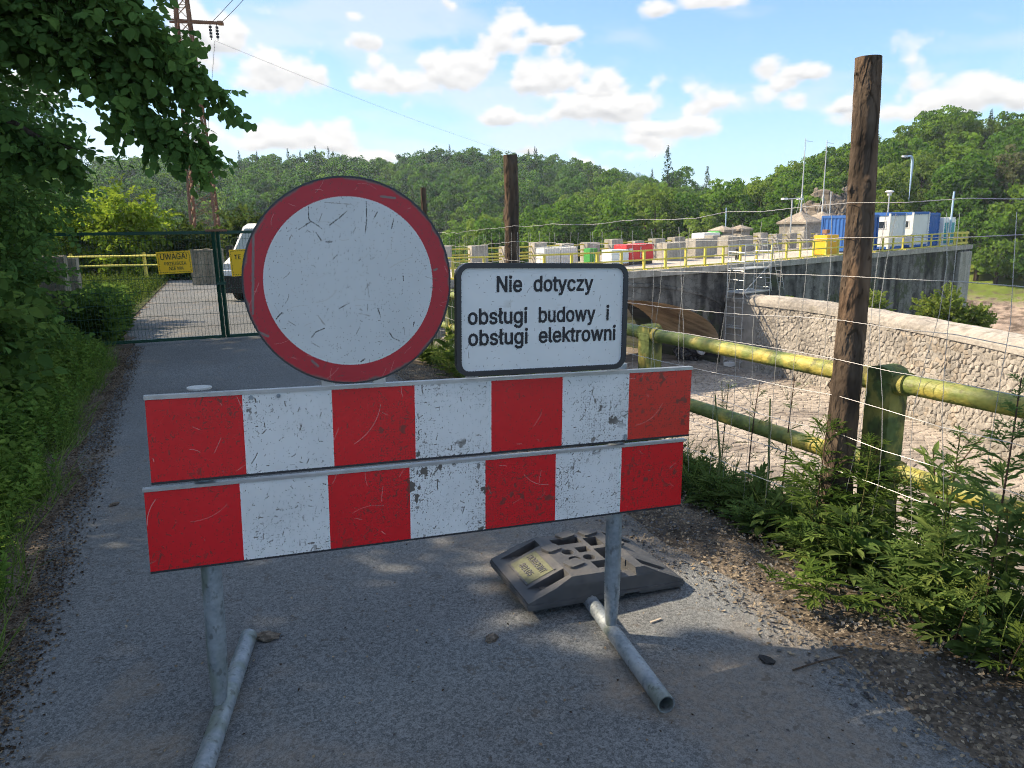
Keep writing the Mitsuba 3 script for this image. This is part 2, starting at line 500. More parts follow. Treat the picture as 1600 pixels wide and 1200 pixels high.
principled('blue_paint', (.025, .11, .36), .5)
principled('light_blue', (.36, .50, .64), .5)
principled('red_paint', (.62, .035, .04), .45)
principled('orange_paint', (.68, .20, .06), .5)
principled('yellow_paint', (.75, .43, .02), .5)
principled('green_paint', (.05, .30, .06), .6)
principled('teal_paint', (.05, .30, .32), .5)
principled('tank_plastic', (.70, .70, .66), .5)
principled('pale_wrap', (.66, .72, .74), .45)
principled('sign_yellow', (.92, .57, .014), .5)
principled('ink', (.012, .013, .018), .55)
principled('sign_frame', (.022, .024, .030), .4)
principled('window_dark', (.03, .04, .05), .15)
principled('windscreen', (.10, .14, .17), .08)
principled('lamp_clear', (.55, .58, .60), .12)
scene['leaf'] = {'type': 'principledthin', 'base_color': {'type': 'mesh_attribute', 'name': 'vertex_color'}, 'roughness': .5, 'diff_trans': 1.0, 'eta': 1.35}
scene['leaf_far'] = {'type': 'principledthin', 'base_color': {'type': 'mesh_attribute', 'name': 'vertex_color'}, 'roughness': .7, 'diff_trans': 1.1, 'eta': 1.3}
scene['litter'] = {'type': 'twosided', 'bsdf': {'type': 'diffuse', 'reflectance': {'type': 'mesh_attribute', 'name': 'vertex_color'}}}

# pose of the barrier: o = centre of the gap between its boards, columns of BM = along the boards, backwards, upwards
BO = np.array([-.203, 2.396, .761])
BM = np.array([[.9391, -.3427, .0247], [.3413, .9388, .0474], [-.0394, -.0361, .9986]])
BM = np.linalg.qr(BM)[0]; BM *= np.sign(BM[[0, 1, 2], [0, 1, 2]])


def blocal(p):
    d = [p.x - BO[0], p.y - BO[1], p.z - BO[2]]
    return tuple(d[0] * BM[0, k] + d[1] * BM[1, k] + d[2] * BM[2, k] for k in (0, 2))


def specks(u, v, c, seed, dens, wid, ln):
    """Short bent marks, one per cell of size c."""
    gu, gv = dr.floor(u / c), dr.floor(v / c)

    def r(k):
        return cell_rand(gu, gv, seed + k)
    du, dv = u - (gu + .3 + .4 * r(1)) * c, v - (gv + .3 + .4 * r(2)) * c
    a = r(3) * 3.1416
    x, y = du * dr.cos(a) + dv * dr.sin(a), dv * dr.cos(a) - du * dr.sin(a)
    y = y + (r(5) - .5) * x * x / c * 2
    d = dr.sqrt(dr.square(dr.maximum(dr.abs(x) - c * ln * r(4), 0)) + y * y)
    w = wid * (.4 + r(7))
    return dr.select(r(6) < dens, 1 - smoothstep(w * .4, w, d), 0)


def lines(u, v, segs, w):
    d = mi.Float(9)
    for l in segs:
        for (x0, y0), (x1, y1) in zip(l[:-1], l[1:]):
            ex, ey = x1 - x0, y1 - y0
            t = dr.clip(((u - x0) * ex + (v - y0) * ey) / (ex * ex + ey * ey), 0, 1)
            d = dr.minimum(d, dr.sqrt(dr.square(u - x0 - t * ex) + dr.square(v - y0 - t * ey)))
    d = d + .002 * (noise(u * 160, v * 160) - .5)
    return 1 - smoothstep(w * .5, w, d)


BW, GAP = 1.8638, .028


def board_c(p, n, uv):
    u, v = blocal(p)
    k = dr.floor((u + dr.select(v < 0, .022, 0) + BW / 2) / (BW / 7))
    red = (k - 2 * dr.floor(k / 2)) < .5
    white = mix((.62, .635, .635), (.72, .735, .735), fbm(u * 9, v * 9, 1, 3))
    rd = mix((.56, .004, .010), (.64, .008, .015), fbm(u * 5, v * 5, 2, 3))
    rd = dr.select((u > BW / 2 * .714) & (v > 0), mi.Color3f(.55, .030, .020), rd)          # the right end stripe of the upper board is more orange
    c = dr.select(red, rd, white)
    # pale scratches in the red sheet
    sc = dr.maximum(specks(u, v, .21, 41, .6, .0010, .5), specks(u + .07, v, .07, 51, .3, .0008, .4))
    c = dr.select(red, mix(c, mi.Color3f(.66, .42, .38), .75 * sc), c)
    # splashes of dried mud, thickest low down and in the middle
    cl = fbm(u * 5.5 + 3, v * 8, 0, 4)
    lvl = smoothstep(.36, .72, cl + .16 * smoothstep(.0, -.25, v) + .10 * smoothstep(-.7, .2, u) - .08)
    m = dr.maximum(specks(u, v, .009, 1, .10 + .60 * lvl, .0014, .35), specks(u + .3, v + .1, .021, 11, .10 + .62 * lvl, .0020, .4))
    m = dr.maximum(m, specks(u + .13, v + .4, .048, 21, .03 + .50 * lvl, .0024, .42))
    m = dr.maximum(m, specks(u + .9, v + .7, .0052, 31, .12 + .3 * lvl, .0010, .2))
    blot = smoothstep(.76, .80, fbm(u * 40, v * 34, 4, 4) + .10 * lvl) * lvl
    c = mix(c, mi.Color3f(.055, .042, .030), dr.maximum(m, blot) * dr.select(red, .72, .92))
    return c


principled('board_sheet', board_c, .38)
RC = (-.332, .601)
SCRATCH = [[(-.118, .222), (-.119, .191), (-.114, .179), (-.148, .156)], [(-.114, .182), (-.095, .17), (-.08, .158)], [(-.058, .171), (-.032, .19), (-.006, .213)], [(.053, .243), (.053, .189), (.047, .147)],
           [(.129, .165), (.137, .194)], [(-.099, .148), (-.085, .126)], [(-.072, .121), (-.053, .121)], [(-.052, .069), (-.039, .082)], [(-.038, -.08), (-.008, -.064)],
           [(-.124, -.166), (-.111, -.15), (-.085, -.14)], [(.08, -.082), (.089, -.112)], [(.115, -.159), (.125, -.176), (.145, -.185)], [(-.225, -.108), (-.208, -.089)],
           [(.163, .004), (.162, .017)], [(.191, -.141), (.195, -.128)], [(.031, .07), (.026, .066)], [(.022, -.248), (.036, -.239)], [(.074, .192), (.086, .212)]]
FAINT = [[(.049, -.005), (.054, -.045)], [(.02, -.096), (.056, -.105)], [(-.071, .237), (.011, .233)], [(-.177, .125), (-.17, .141)], [(-.103, -.101), (-.085, -.128)], [(.239, .013), (.27, .009)]]
WORN = [[(-.276, .151), (-.284, .022), (-.29, -.091)], [(.099, .259), (.141, .256)], [(-.127, -.238), (-.109, -.256)], [(-.284, -.142), (-.251, -.159)], [(.272, .04), (.262, .036)]]


def round_c(p, n, uv):
    u, v = blocal(p)
    u, v = u - RC[0], v - RC[1]
    r = dr.sqrt(u * u + v * v)
    white = mix((.48, .51, .52), (.57, .60, .61), fbm(u * 7, v * 7, 3, 4))
    rd = mix((.33, .009, .020), (.41, .013, .026), fbm(u * 6, v * 6, 2, 3))
    c = mix(white, rd, smoothstep(.2555, .2575, r))
    sc = dr.maximum(specks(u, v, .12, 61, .7, .0013, .5), specks(u, v + .3, .05, 66, .4, .0010, .4))
    c = mix(c, mix(mi.Color3f(.42, .40, .36), mi.Color3f(.58, .25, .24), smoothstep(.255, .258, r)), .55 * sc)
    m = dr.maximum(specks(u, v, .011, 71, .20, .0010, .3), specks(u + .2, v, .034, 81, .22, .0012, .42))
    m = dr.maximum(m, specks(u + .5, v, .006, 91, .10, .0009, .2))
    c = mix(c, mi.Color3f(.07, .06, .05), .8 * m)
    c = mix(c, mi.Color3f(.03, .03, .03), .92 * lines(u, v, SCRATCH, .0018))
    c = mix(c, mi.Color3f(.16, .13, .10), .6 * lines(u, v, FAINT, .0015))
    c = mix(c, mi.Color3f(.14, .135, .13), .85 * lines(u, v, WORN, .0046))
    edge = smoothstep(.304, .3135, r + .016 * (fbm(u * 30, v * 30, 6, 4) - .52))
    return mix(c, mi.Color3f(.10, .105, .10), .85 * edge)


principled('round_sheet', round_c, .42)


def text_c(p, n, uv):
    u, v = blocal(p)
    c = mix((.60, .63, .635), (.69, .715, .72), fbm(u * 7, v * 7, 3, 4))
    m = dr.maximum(specks(u, v, .013, 101, .14, .0011, .25), specks(u, v + .2, .03, 111, .12, .0014, .35))
    c = mix(c, mi.Color3f(.10, .08, .06), .75 * m)
    smear = smoothstep(.60, .72, fbm(u * 22, v * 60, 8, 4)) * smoothstep(.05, .0, dr.abs(v - .515)) * smoothstep(.14, .05, dr.abs(u - .27))
    return mix(c, mi.Color3f(.36, .33, .27), .5 * smear)


principled('text_sheet', text_c, .4)


# ------------------------------------------------------------------ the terrain
HL = np.array([(-60, 3.0), (-39.6, 3.4), (-28.6, 3.9), (-24.4, 4.2), (-20.3, 3.9), (-18.1, 4.4), (-13.7, 4.7), (-11.0, 4.2), (-8.2, 4.4), (-5.4, 4.7), (-2.8, 4.9), (-0.1, 4.4), (2.7, 4.3), (5.1, 3.9), (7.5, 3.3),
               (9.1, 2.6), (11.2, 1.9), (14.5, 1.3), (25, 0.5), (60, 0)])
HM = np.array([(-60, -6), (-6, -4), (-1.7, -1.3), (1.2, -.4), (3.2, .8), (5.1, 1.5), (6.5, 2.0), (8.0, 2.2), (10.3, 2.3), (12.6, 2.1), (14.5, 1.9), (16.7, 1.8), (18.9, 1.6), (21.5, 1.1), (30, -1), (60, -3)])
HR = np.array([(-60, -6), (12, -4), (16.3, .4), (17.6, 1.9), (18.9, 2.3), (20.5, 3.0), (22.5, 3.8), (24.5, 4.4), (26.0, 5.2), (27.8, 5.6), (28.9, 5.9), (30.3, 6.0), (32.1, 5.7), (33.7, 5.7), (36.9, 5.7), (42.4, 5.4),
               (60, 5)])


def sst(a, b, x):
    t = np.clip((x - a) / (b - a), 0, 1)
    return t * t * (3 - 2 * t)


def terrain_z(az, r):
    """Valley floor and three wooded hills, by azimuth (degrees) and distance."""
    az, r = np.broadcast_arrays(np.asarray(az, float), np.asarray(r, float))
    z = -8.6 - np.clip((r - 45) * .085, 0, 5.0)

    def hill(tab, r0, r1, base, trees):
        top = 1.55 + r1 * np.tan(np.radians(np.interp(az, tab[:, 0], tab[:, 1]))) - trees
        k = np.clip((r - r0) / (r1 - r0), 0, 1)
        return np.where(r < r0, -40, base + (top - base) * (k * 1.25 - .25 * k * k)) - np.clip(r - r1, 0, None) * .35
    z = np.maximum(z, hill(HL, 215, 420, -13, 17))
    z = np.maximum(z, hill(HM, 120, 235, -12, 14))
    bank = -13.6 + 5.4 * sst(103, 127, r) - 30 * sst(24, 8, az)
    z = np.maximum(z, bank)
    z = np.maximum(z, hill(HR, 127, 205, -8.2, 14))
    x, y = r * np.sin(np.radians(az)), r * np.cos(np.radians(az))
    return z + (fb(x / 14, y / 14, 0, 5, 4) - .5) * np.clip((r - 60) / 60, 0, 1) * 2.4


_az = np.radians(np.linspace(-80, 80, 261))
_rr = np.concatenate([np.linspace(8, 96, 23), np.linspace(98, 134, 37), np.linspace(137, 440, 76), [470, 520, 700]])
_A, _R = np.meshgrid(_az, _rr)
struct('hills', grid(_R * np.sin(_A), _R * np.cos(_A), terrain_z(np.degrees(_A), _R)), 'terrain', 'wooded hills and the rubble river bank behind the dam', smooth=True)

# the near land, falling gently away from the camera
_s = np.concatenate([np.linspace(-12, 14, 131), np.linspace(14.4, 54, 70)])
_t = np.concatenate([np.linspace(-60, -6.5, 18), np.linspace(-6, 2.95, 70)])
_S, _Tt = np.meshgrid(_s, _t)


def land_z(s, t):
    q = ST(s, t)
    bank = .26 * np.clip(-1.55 - t, 0, 9) * sst(15, 10, s) + .05 * np.clip(-3 - t, 0, 30)
    return -.025 * q[..., 1] - .012 + bank - .10 * sst(2.35, 2.95, t) + (fb(q[..., 0] * 2.2, q[..., 1] * 2.2, 0, 4, 3) - .5) * np.where((t > -1.1) & (t < 2.3), 0, .05)


_q = ST(_S, _Tt)
struct('ground', grid(_q[..., 0], _q[..., 1], land_z(_S, _Tt)), 'soil', 'bare soil verge beside the asphalt', smooth=True)
_s2, _t2 = np.meshgrid(np.linspace(13.4, 54, 90), np.linspace(-50, -1.62, 60))
_q = ST(_s2, _t2)
struct('meadow', grid(_q[..., 0], _q[..., 1], land_z(_s2, _t2) + .02), 'turf', 'grassy ground left of the road behind the gate', smooth=True)


def t_left(s):
    return -.80 - .030 * np.clip(s, -12, 13) - .38 * sst(13, 17, s)


_s3, _k3 = np.meshgrid(np.linspace(-12, 41, 330), np.linspace(0, 1, 24))
_tl = t_left(_s3) + (fb(_s3 * 1.1, 0, 0, 3, 4) - .5) * .22
_tr = 2.06 + .50 * sst(11, 16, _s3) + (fb(_s3 * 1.3, 5, 0, 6, 4) - .5) * .30
_t3 = _tl + (_tr - _tl) * _k3
_q = ST(_s3, _t3)
struct('road', grid(_q[..., 0], _q[..., 1], -.025 * _q[..., 1] + np.where((_k3 < .01) | (_k3 > .99), -.012, .004)), 'asphalt', 'narrow grey asphalt lane, dusty along its right edge', smooth=True)

# the wall that carries the lane above the spillway basin
_w = []
for a, b in zip(np.linspace(-12, 37, 26)[:-1], np.linspace(-12, 37, 26)[1:]):
    p, q = P3(a, 3.12, -.12), P3(b, 3.12, -.12)
    o = np.append(DT * .17, 0)
    v = [p - o, q - o, q + o, p + o]
    v = np.array(v + [x * [1, 1, 0] + [0, 0, -9] for x in v])
    _w.append(TM(v, [[0, 1, 2], [0, 2, 3], [0, 4, 5], [0, 5, 1], [3, 2, 6], [3, 6, 7]]))
solo('retaining_wall', cat(_w), 'concrete', 'concrete retaining wall under the yellow pipe railing along the lane', 'wall')

# ------------------------------------------------------------------ the dam
DECK = -1.15
_dp = np.array([(-17, 37.2), (-9, 34.9), (-3, 34.6), (1.4, 35.6), (6.6, 38.2), (13.5, 42.7), (21.7, 48.9), (29.5, 54.9), (37.8, 61.2)])
_dq = np.concatenate([[0], np.cumsum(np.linalg.norm(np.diff(_dp, axis=0), axis=1))])
_dc = CubicSpline(_dq, _dp)
QEND = _dq[-1]
DW = 10.0


def dam(q, back=0.0, z=0.0):
    """A point by distance along the near edge, distance behind it and height."""
    q = np.asarray(q, float)
    p, t = _dc(q), _dc(q, 1)
    t = t / np.linalg.norm(t, axis=-1, keepdims=True)
    n = np.stack([-t[..., 1], t[..., 0]], -1)
    p = p + n * np.asarray(back, float)[..., None]
    return np.concatenate([p, np.broadcast_to(np.asarray(z, float), p.shape[:-1])[..., None]], -1)


def dam_R(q):
    t = _dc(q, 1); t = t / np.linalg.norm(t)
    return np.array([[t[0], -t[1], 0], [t[1], t[0], 0], [0, 0, 1.0]])


def q_at(x, y):
    qs = np.linspace(0, QEND, 800)
    return qs[np.argmin(np.linalg.norm(_dc(qs) - np.array([x, y]), axis=1))]


QA = q_at(4.0, 36.8)                                   # middle of the arch
AH, SPR, CRN = 9.3, -5.6, -2.45


def strip(front, back_, qs, z0, z1):
    """A closed wall along the dam between two offsets, from z0(q) to z1(q)."""
    a, b = dam(qs, front, z1), dam(qs, back_, z1)
    c, d = dam(qs, back_, z0), dam(qs, front, z0)
    return a, b, c, d


dkey = thing('dam', 'curved masonry dam with a dark stained face, an arch and a deck with concrete piers', 'dam')


def loft(rings, close=True):
    r = np.stack(rings, 1)
    n, k, _ = r.shape
    i, j = np.meshgrid(np.arange(n - 1), np.arange(k if close else k - 1), indexing='ij')
    jj = (j + 1) % k
    q = np.stack([i * k + j, i * k + jj, (i + 1) * k + jj, (i + 1) * k + j], -1).reshape(-1, 4)
    f = np.vstack([q[:, [0, 1, 2]], q[:, [0, 2, 3]]])
    if close:
        e = (n - 1) * k
        f = np.vstack([f, [[0, 2, 1], [0, 3, 2], [e, e + 1, e + 2], [e, e + 2, e + 3]]])
    return TM(r.reshape(-1, 3), f)


_ring = lambda qs, z0, z1, f, b: loft([dam(qs, f, z1), dam(qs, b, z1), dam(qs, b, z0), dam(qs, f, z0)])
qs = np.linspace(QA + AH, QEND, 60)
part(dkey, 'right_wall', _ring(qs, -9.5, DECK - .28, 0.0, DW), 'dam_masonry')
qs = np.linspace(0, QA - AH, 20)
part(dkey, 'left_wall', _ring(qs, -9.5, DECK - .28, 0.0, DW), 'dam_masonry')
th = np.linspace(0, math.pi, 61)
qa = QA - AH * np.cos(th)
za = SPR + (CRN - SPR) * np.sin(th)
a0, a1, b0, b1 = dam(qa, 0, DECK - .28), dam(qa, 0, za), dam(qa, 5.0, DECK - .28), dam(qa, 5.0, za)
_i = np.arange(60)
_qd = np.vstack([np.stack([_i * 2, _i * 2 + 1, _i * 2 + 3], 1), np.stack([_i * 2, _i * 2 + 3, _i * 2 + 2], 1)])
spandrel = cat([TM(np.stack([a0, a1], 1).reshape(-1, 3), _qd), TM(np.stack([b0, b1], 1).reshape(-1, 3), _qd[:, ::-1])])
part(dkey, 'arch_face', spandrel, 'dam_masonry')
sv = np.stack([dam(qa, k, za) for k in np.linspace(0, 5.0, 9)], 1)
part(dkey, 'arch_soffit', grid(sv[..., 0], sv[..., 1], sv[..., 2]), 'soffit', label='brown stained underside of the arch', smooth=True)
# a projecting line of masonry above the arch, and the coping under the railing
vq = QA - (AH + 1.0) * np.cos(np.linspace(.20, math.pi - .28, 50))
vz = SPR + 1.1 + (CRN + .72 - SPR - 1.1) * np.sin(np.linspace(.20, math.pi - .28, 50))
part(dkey, 'arch_string', loft([dam(vq, -.07, vz + .10), dam(vq, .05, vz + .10), dam(vq, .05, vz - .06), dam(vq, -.07, vz - .06)]), 'dam_masonry')
qs = np.linspace(0, QEND + .1, 110)
part(dkey, 'coping', loft([dam(qs, -.16, DECK + .06), dam(qs, .5, DECK + .06), dam(qs, .5, DECK - .28), dam(qs, -.16, DECK - .28)]), 'concrete')
part(dkey, 'deck', _ring(qs, DECK - .27, DECK, .5, DW), 'deck')
e0 = dam(np.array(QEND), 0, 0.)
part(dkey, 'end_buttress', xf(bx((2.1, .30, 7.6), (-1.2, -.10, -5.4), bev=.05), dam_R(QEND), e0), 'concrete')
# concrete piers along the far parapet
_qf = np.linspace(0, QEND, 600)
_df = dam(_qf, DW - .45, 0.)
_lf = np.concatenate([[0], np.cumsum(np.linalg.norm(np.diff(_df, axis=0), axis=1))])
pier_q = list(np.interp(np.arange(4.0, _lf[-1], 2.05), _lf, _qf))
for k, q in enumerate(pier_q):
    h = 1.28 + .10 * math.sin(k * 2.3)
    part(dkey, 'pier', xf(bx((.98 + .1 * math.sin(k * 1.7), .72, h), (0, 0, h / 2), bev=.035), dam_R(q) @ rotz(.04 * math.sin(k * 5)), dam(np.array(q), DW - .45, DECK)), 'concrete')
for x, y, w in ((10.4, 48.0, 1.7), (12.8, 50.2, 1.9), (15.6, 52.6, 1.9)):
    part(dkey, 'concrete_block', xf(bx((w, .9, 1.30 if w > 1.75 else 1.12), (0, 0, .65 if w > 1.75 else .56), bev=.03), dam_R(q_at(x, y - 7)), (x, y, DECK)), 'concrete')


def pipe_rail(key, pq, back, h, rails, mat, posts_w, z0=DECK):
    for q in pq:
        part(key, 'post', xf(cat([bx((posts_w, posts_w * .7, h), (0, 0, h / 2)), bx((posts_w * 2, posts_w * 2, .05), (0, 0, .085)), bx((.05, .5, .05), (0, -.02, .09))]), dam_R(q), dam(np.array(q), back, z0)), mat)
    for z in rails:
        qq = np.linspace(pq[0], pq[-1], max(6, int((pq[-1] - pq[0]) * 2)))
        part(key, 'rail', tube(dam(qq, back, z0 + z), .046, 6), mat)


nr = thing('dam_railing', 'pale yellow post and rail railing along the near edge of the dam', 'railing')
pipe_rail(nr, list(np.arange(7.2, QEND - 1.0, 1.5)), .18, 1.08, (.12, .58, 1.06), 'dam_yellow', .13)
fr = thing('parapet_railing', 'pale yellow pipe rails running between the concrete piers of the far parapet', 'railing')
for z in (.42, .78, 1.12):
    qq = np.linspace(2, QEND, 110)
    part(fr, 'rail', tube(dam(qq, DW - .45, DECK + z), .05, 6), 'dam_yellow')
cb = thing('corner_barrier', 'bright yellow board barrier on the far end of the dam', 'barrier')
for k, z in enumerate((.22, .62, 1.02)):
    part(cb, 'board', bar(dam(np.array(QEND - 2.6), .25, DECK + z), dam(np.array(QEND - .05), .22, DECK + z), .10, .16), 'dam_yellow')
    part(cb, 'board', bar(dam(np.array(QEND - .02), .25, DECK + z), dam(np.array(QEND - .02), 3.4, DECK + z), .10, .16), 'dam_yellow')
for q, b in ((QEND - 2.5, .25), (QEND - 1.2, .25), (QEND - .1, .32), (QEND - .1, 1.8), (QEND - .1, 3.3)):
    part(cb, 'post', bar(dam(np.array(q), b, DECK), dam(np.array(q), b, DECK + 1.15), .12), 'dam_yellow')

# ------------------------------------------------------------------ the spillway basin
FLOOR = -6.7
struct('basin_floor', grid(*np.meshgrid(np.linspace(-24, 19, 30), np.linspace(-6, 66, 40)), np.full((40, 30), FLOOR)), 'paving_joint', 'stone paved floor of the spillway basin')


def cells(w, h, nx, ny, seed, jit=.42):
    """Voronoi cells of a jittered brick-like grid over w x h, clipped to it."""
    g = np.random.default_rng(seed)
    i, j = np.meshgrid(np.arange(-1, nx + 1), np.arange(-1, ny + 1), indexing='ij')
    p = np.stack([(i + .5 + .5 * (j % 2)) * w / nx, (j + .5) * h / ny], -1).reshape(-1, 2)
    p += (g.random(p.shape) - .5) * 2 * jit * [w / nx, h / ny]
    vor, frame_, out = Voronoi(p), sbox(0, 0, w, h), []
    for r in vor.point_region:
        reg = vor.regions[r]
        if -1 in reg or len(reg) < 3:
            continue
        q = Polygon(vor.vertices[reg]).intersection(frame_)
        if q.area > .25 * w * h / nx / ny and q.geom_type == 'Polygon':
            out.append(q)
    return out


def stone_piece(poly, place, h, joint, g, bulge=.3):
    """One stone: a cell shrunk by the joint, with a chamfered uneven face; place(q, z, out) -> points."""
    p = poly.buffer(-joint)
    if p.is_empty or p.geom_type != 'Polygon':
        return None
    p = p.simplify(joint * .4)
    e = np.array(p.exterior.coords)[:-1]
    if len(e) < 3:
        return None
    c = e.mean(0)
    n = len(e)
    tilt = (g.random(2) - .5) * bulge * 2
    rel = (e - c)
    hh = h * (1 + rel @ tilt / (np.abs(rel).max() + 1e-9))
    top = c + rel * .80
    v = np.vstack([place(e[:, 0], e[:, 1], np.full(n, -.03)), place(e[:, 0], e[:, 1], hh * .55), place(top[:, 0], top[:, 1], hh), place(c[:1], c[1:2], np.array([h * 1.12]))])
    i = np.arange(n); k = (i + 1) % n
    f = np.vstack([np.stack([i, k, k + n], 1), np.stack([i, k + n, i + n], 1), np.stack([i + n, k + n, k + 2 * n], 1), np.stack([i + n, k + 2 * n, i + 2 * n], 1), np.stack([i + 2 * n, k + 2 * n, i * 0 + 3 * n], 1)])
    return TM(v, f)


g = np.random.default_rng(5)
FX, FY, FW_, FH = 1.0, 17.5, 15.5, 25.0
fcells = cells(FW_, FH, 52, 76, 3)
fplace = lambda a, b, o: np.stack([a + FX, b + FY, FLOOR + o], -1)
near, rest = [], []
for c in fcells:
    x, y = c.centroid.x + FX, c.centroid.y + FY
    if x > 13.6 + .0 + np.interp(y, [24, 27, 30.5, 35, 39], [3.2, 2.9, 2.4, 1.7, -.2]):
        continue
    m = stone_piece(c, fplace, .012 + .034 * g.random(), .014, g)
    if m is not None:
        view = .19 * y < x < .78 * y and y < 34
        (near if view else rest).append((y, m))
near.sort(key=lambda a: a[0])
for y, m in near[:300]:
    part('basin_floor', 'paving_stone', m, 'paving')
part('basin_floor', 'paving_stones', cat([m for _, m in near[300:] + rest]), 'paving', kind='stuff')

# the curved wing wall on the right of the basin
_wp = np.array([(11.9, 42.0), (13.3, 39.0), (14.6, 36.4), (15.5, 33.0), (16.1, 29.5), (16.6, 26.0), (16.9, 22.0), (17.1, 16.0), (17.2, 9.0)])
_wq = np.concatenate([[0], np.cumsum(np.linalg.norm(np.diff(_wp, axis=0), axis=1))])
_wc = CubicSpline(_wq, _wp)
WEND = _wq[-1]
WT = -3.15                                               # under the coping


def wing(q, z, out):
    q = np.asarray(q, float)
    p, t = _wc(q), _wc(q, 1)
    t = t / np.linalg.norm(t, axis=-1, keepdims=True)
    n = np.stack([t[..., 1], -t[..., 0]], -1)            # away from the basin is +x; the face looks left
    p = p + n * (np.asarray(out, float) - .06 * (np.asarray(z) - FLOOR))[..., None]
    return np.concatenate([p, np.broadcast_to(np.asarray(z, float), p.shape[:-1])[..., None]], -1)


ww = thing('wing_wall', 'curved pale rubble stone wing wall with a rounded coping beside the basin', 'wall')
qs = np.linspace(.2, WEND, 90)
zz = np.full(90, WT)
part(ww, 'core', loft([wing(qs, zz, 0), wing(qs, zz, -1.25), wing(qs, zz * 0 + FLOOR - .5, -1.25), wing(qs, zz * 0 + FLOOR - .5, 0)]), 'mortar')
prof = [(.10, 0), (.10, .16), (.02, .34), (-.20, .46), (-.62, .52), (-1.05, .46), (-1.30, .30), (-1.34, 0)]
_nz = fb(qs * 1.1, 0, 0, 8, 4) - .5
part(ww, 'coping', loft([wing(qs, zz + b + _nz * .08 * (b > 0), a + _nz * .06) for a, b in prof]), 'stone')
wcells = cells(WEND - 3.4, WT - FLOOR, 124, 19, 9, .49)
pieces = []
for c in wcells:
    m = stone_piece(c, lambda a, b, o: wing(a + 3.0, b + FLOOR, o), .018 + .045 * g.random(), .012, g, .8)
    if m is not None:
        pieces.append((abs(c.centroid.x - 11.5), m))
pieces.sort(key=lambda a: a[0])
for k, (_, m) in enumerate(pieces[:300]):
    part(ww, 'stone', m, ('stone', 'stone_warm', 'stone_grey')[int(g.integers(3))])
part(ww, 'stones', cat([m for _, m in pieces[300:]]), 'stone', kind='stuff')

# masonry seen through the arch
def thru(a, b, o):
    p0, p1 = np.array([12.4, 48.0]), np.array([6.6, 65.5])
    d = (p1 - p0) / np.linalg.norm(p1 - p0)
    p = p0 + np.asarray(a)[:, None] * d + np.asarray(o)[:, None] * np.array([-d[1], d[0]])
    return np.concatenate([p, (np.asarray(b) + FLOOR)[:, None]], 1)


tw = thing('channel_wall', 'sunlit pale stone wall seen through the arch of the dam', 'wall')
part(tw, 'core', TM(np.vstack([thru(np.array([0, 18., 18, 0]), np.array([0, 0, 5.2, 5.2]), np.full(4, o)) for o in (0, -.8)]), [[0, 1, 2], [0, 2, 3], [4, 6, 5], [4, 7, 6], [3, 2, 6], [3, 6, 7], [0, 4, 5], [0, 5, 1], [0, 3, 7], [0, 7, 4], [1, 5, 6], [1, 6, 2]]), 'mortar')
ms = [stone_piece(c, thru, .05 + .09 * g.random(), .02, g, .45) for c in cells(18, 5.2, 30, 11, 14)]
for m in [m for m in ms if m is not None][:290]:
    part(tw, 'stone', m, ('stone', 'stone_warm')[int(g.integers(2))])


# ------------------------------------------------------------------ foliage
def leaf_t(st=(0, .3, .68, 1), hw=(0, .34, .27, 0), fold=.10, droop=.12, col=1.0):
    """A leaf along +y, one unit long, folded along its midrib: (vertices, triangles, shade)."""
    v, f = [], []
    for y, w in zip(st, hw):
        z = -droop * y * y
        v += [(0, y, z), (-w, y, z + fold * w * 2), (w, y, z + fold * w * 2)]
    for k in range(len(st) - 1):
        a, b = 3 * k, 3 * k + 3
        if hw[k] == 0:
            f += [(a, b, b + 1), (a, b + 2, b)]
        elif hw[k + 1] == 0:
            f += [(a, b, a + 1), (a, a + 2, b)]
        else:
            f += [(a, b, b + 1), (a, b + 1, a + 1), (a, b + 2, b), (a, a + 2, b + 2)]
    return np.array(v, float), np.array(f), np.full(len(v), col)


def place(tpl, pos, axis, nrm, scale):
    """Copies of a template at pos, its +y along axis and +z near nrm. -> vertices (n, k, 3)"""
    v = tpl[0]
    y = axis / (np.linalg.norm(axis, axis=1, keepdims=True) + 1e-9)
    x = np.cross(y, nrm); x /= np.linalg.norm(x, axis=1, keepdims=True) + 1e-9
    z = np.cross(x, y)
    R = np.stack([x, y, z], 2)
    return pos[:, None] + np.einsum('nij,kj->nki', R, v) * np.broadcast_to(scale, (len(pos),))[:, None, None]


class Leaves:
    """Collects many copies of leaf or spray templates into one coloured mesh."""

    def __init__(self):
        self.v, self.f, self.c, self.n = [], [], [], 0

    def add(self, tpl, pos, axis, nrm, scale, color):
        pos = np.asarray(pos, float)
        v = place(tpl, pos, np.asarray(axis, float), np.asarray(nrm, float), scale)
        n, k, _ = v.shape
        self.v.append(v.reshape(-1, 3))
        self.f.append((tpl[1][None] + (np.arange(n) * k)[:, None, None] + self.n).reshape(-1, 3))
        sh = tpl[2] if tpl[2].ndim == 2 else tpl[2][:, None]
        self.c.append((np.broadcast_to(color, (n, 3))[:, None] * sh[None]).reshape(-1, 3))
        self.n += n * k

    def raw(self, m, color):
        v, f = np.asarray(m.vertices), np.asarray(m.faces)
        self.v.append(v); self.f.append(f + self.n); self.c.append(np.broadcast_to(color, v.shape)); self.n += len(v)

    def mesh(self):
        return (np.vstack(self.v), np.vstack(self.f)), np.clip(np.vstack(self.c), 0, 1)

    def shape(self, mat='leaf'):
        m, c = self.mesh()
        return mikit.ply(m, mat, smooth=False, color=c)


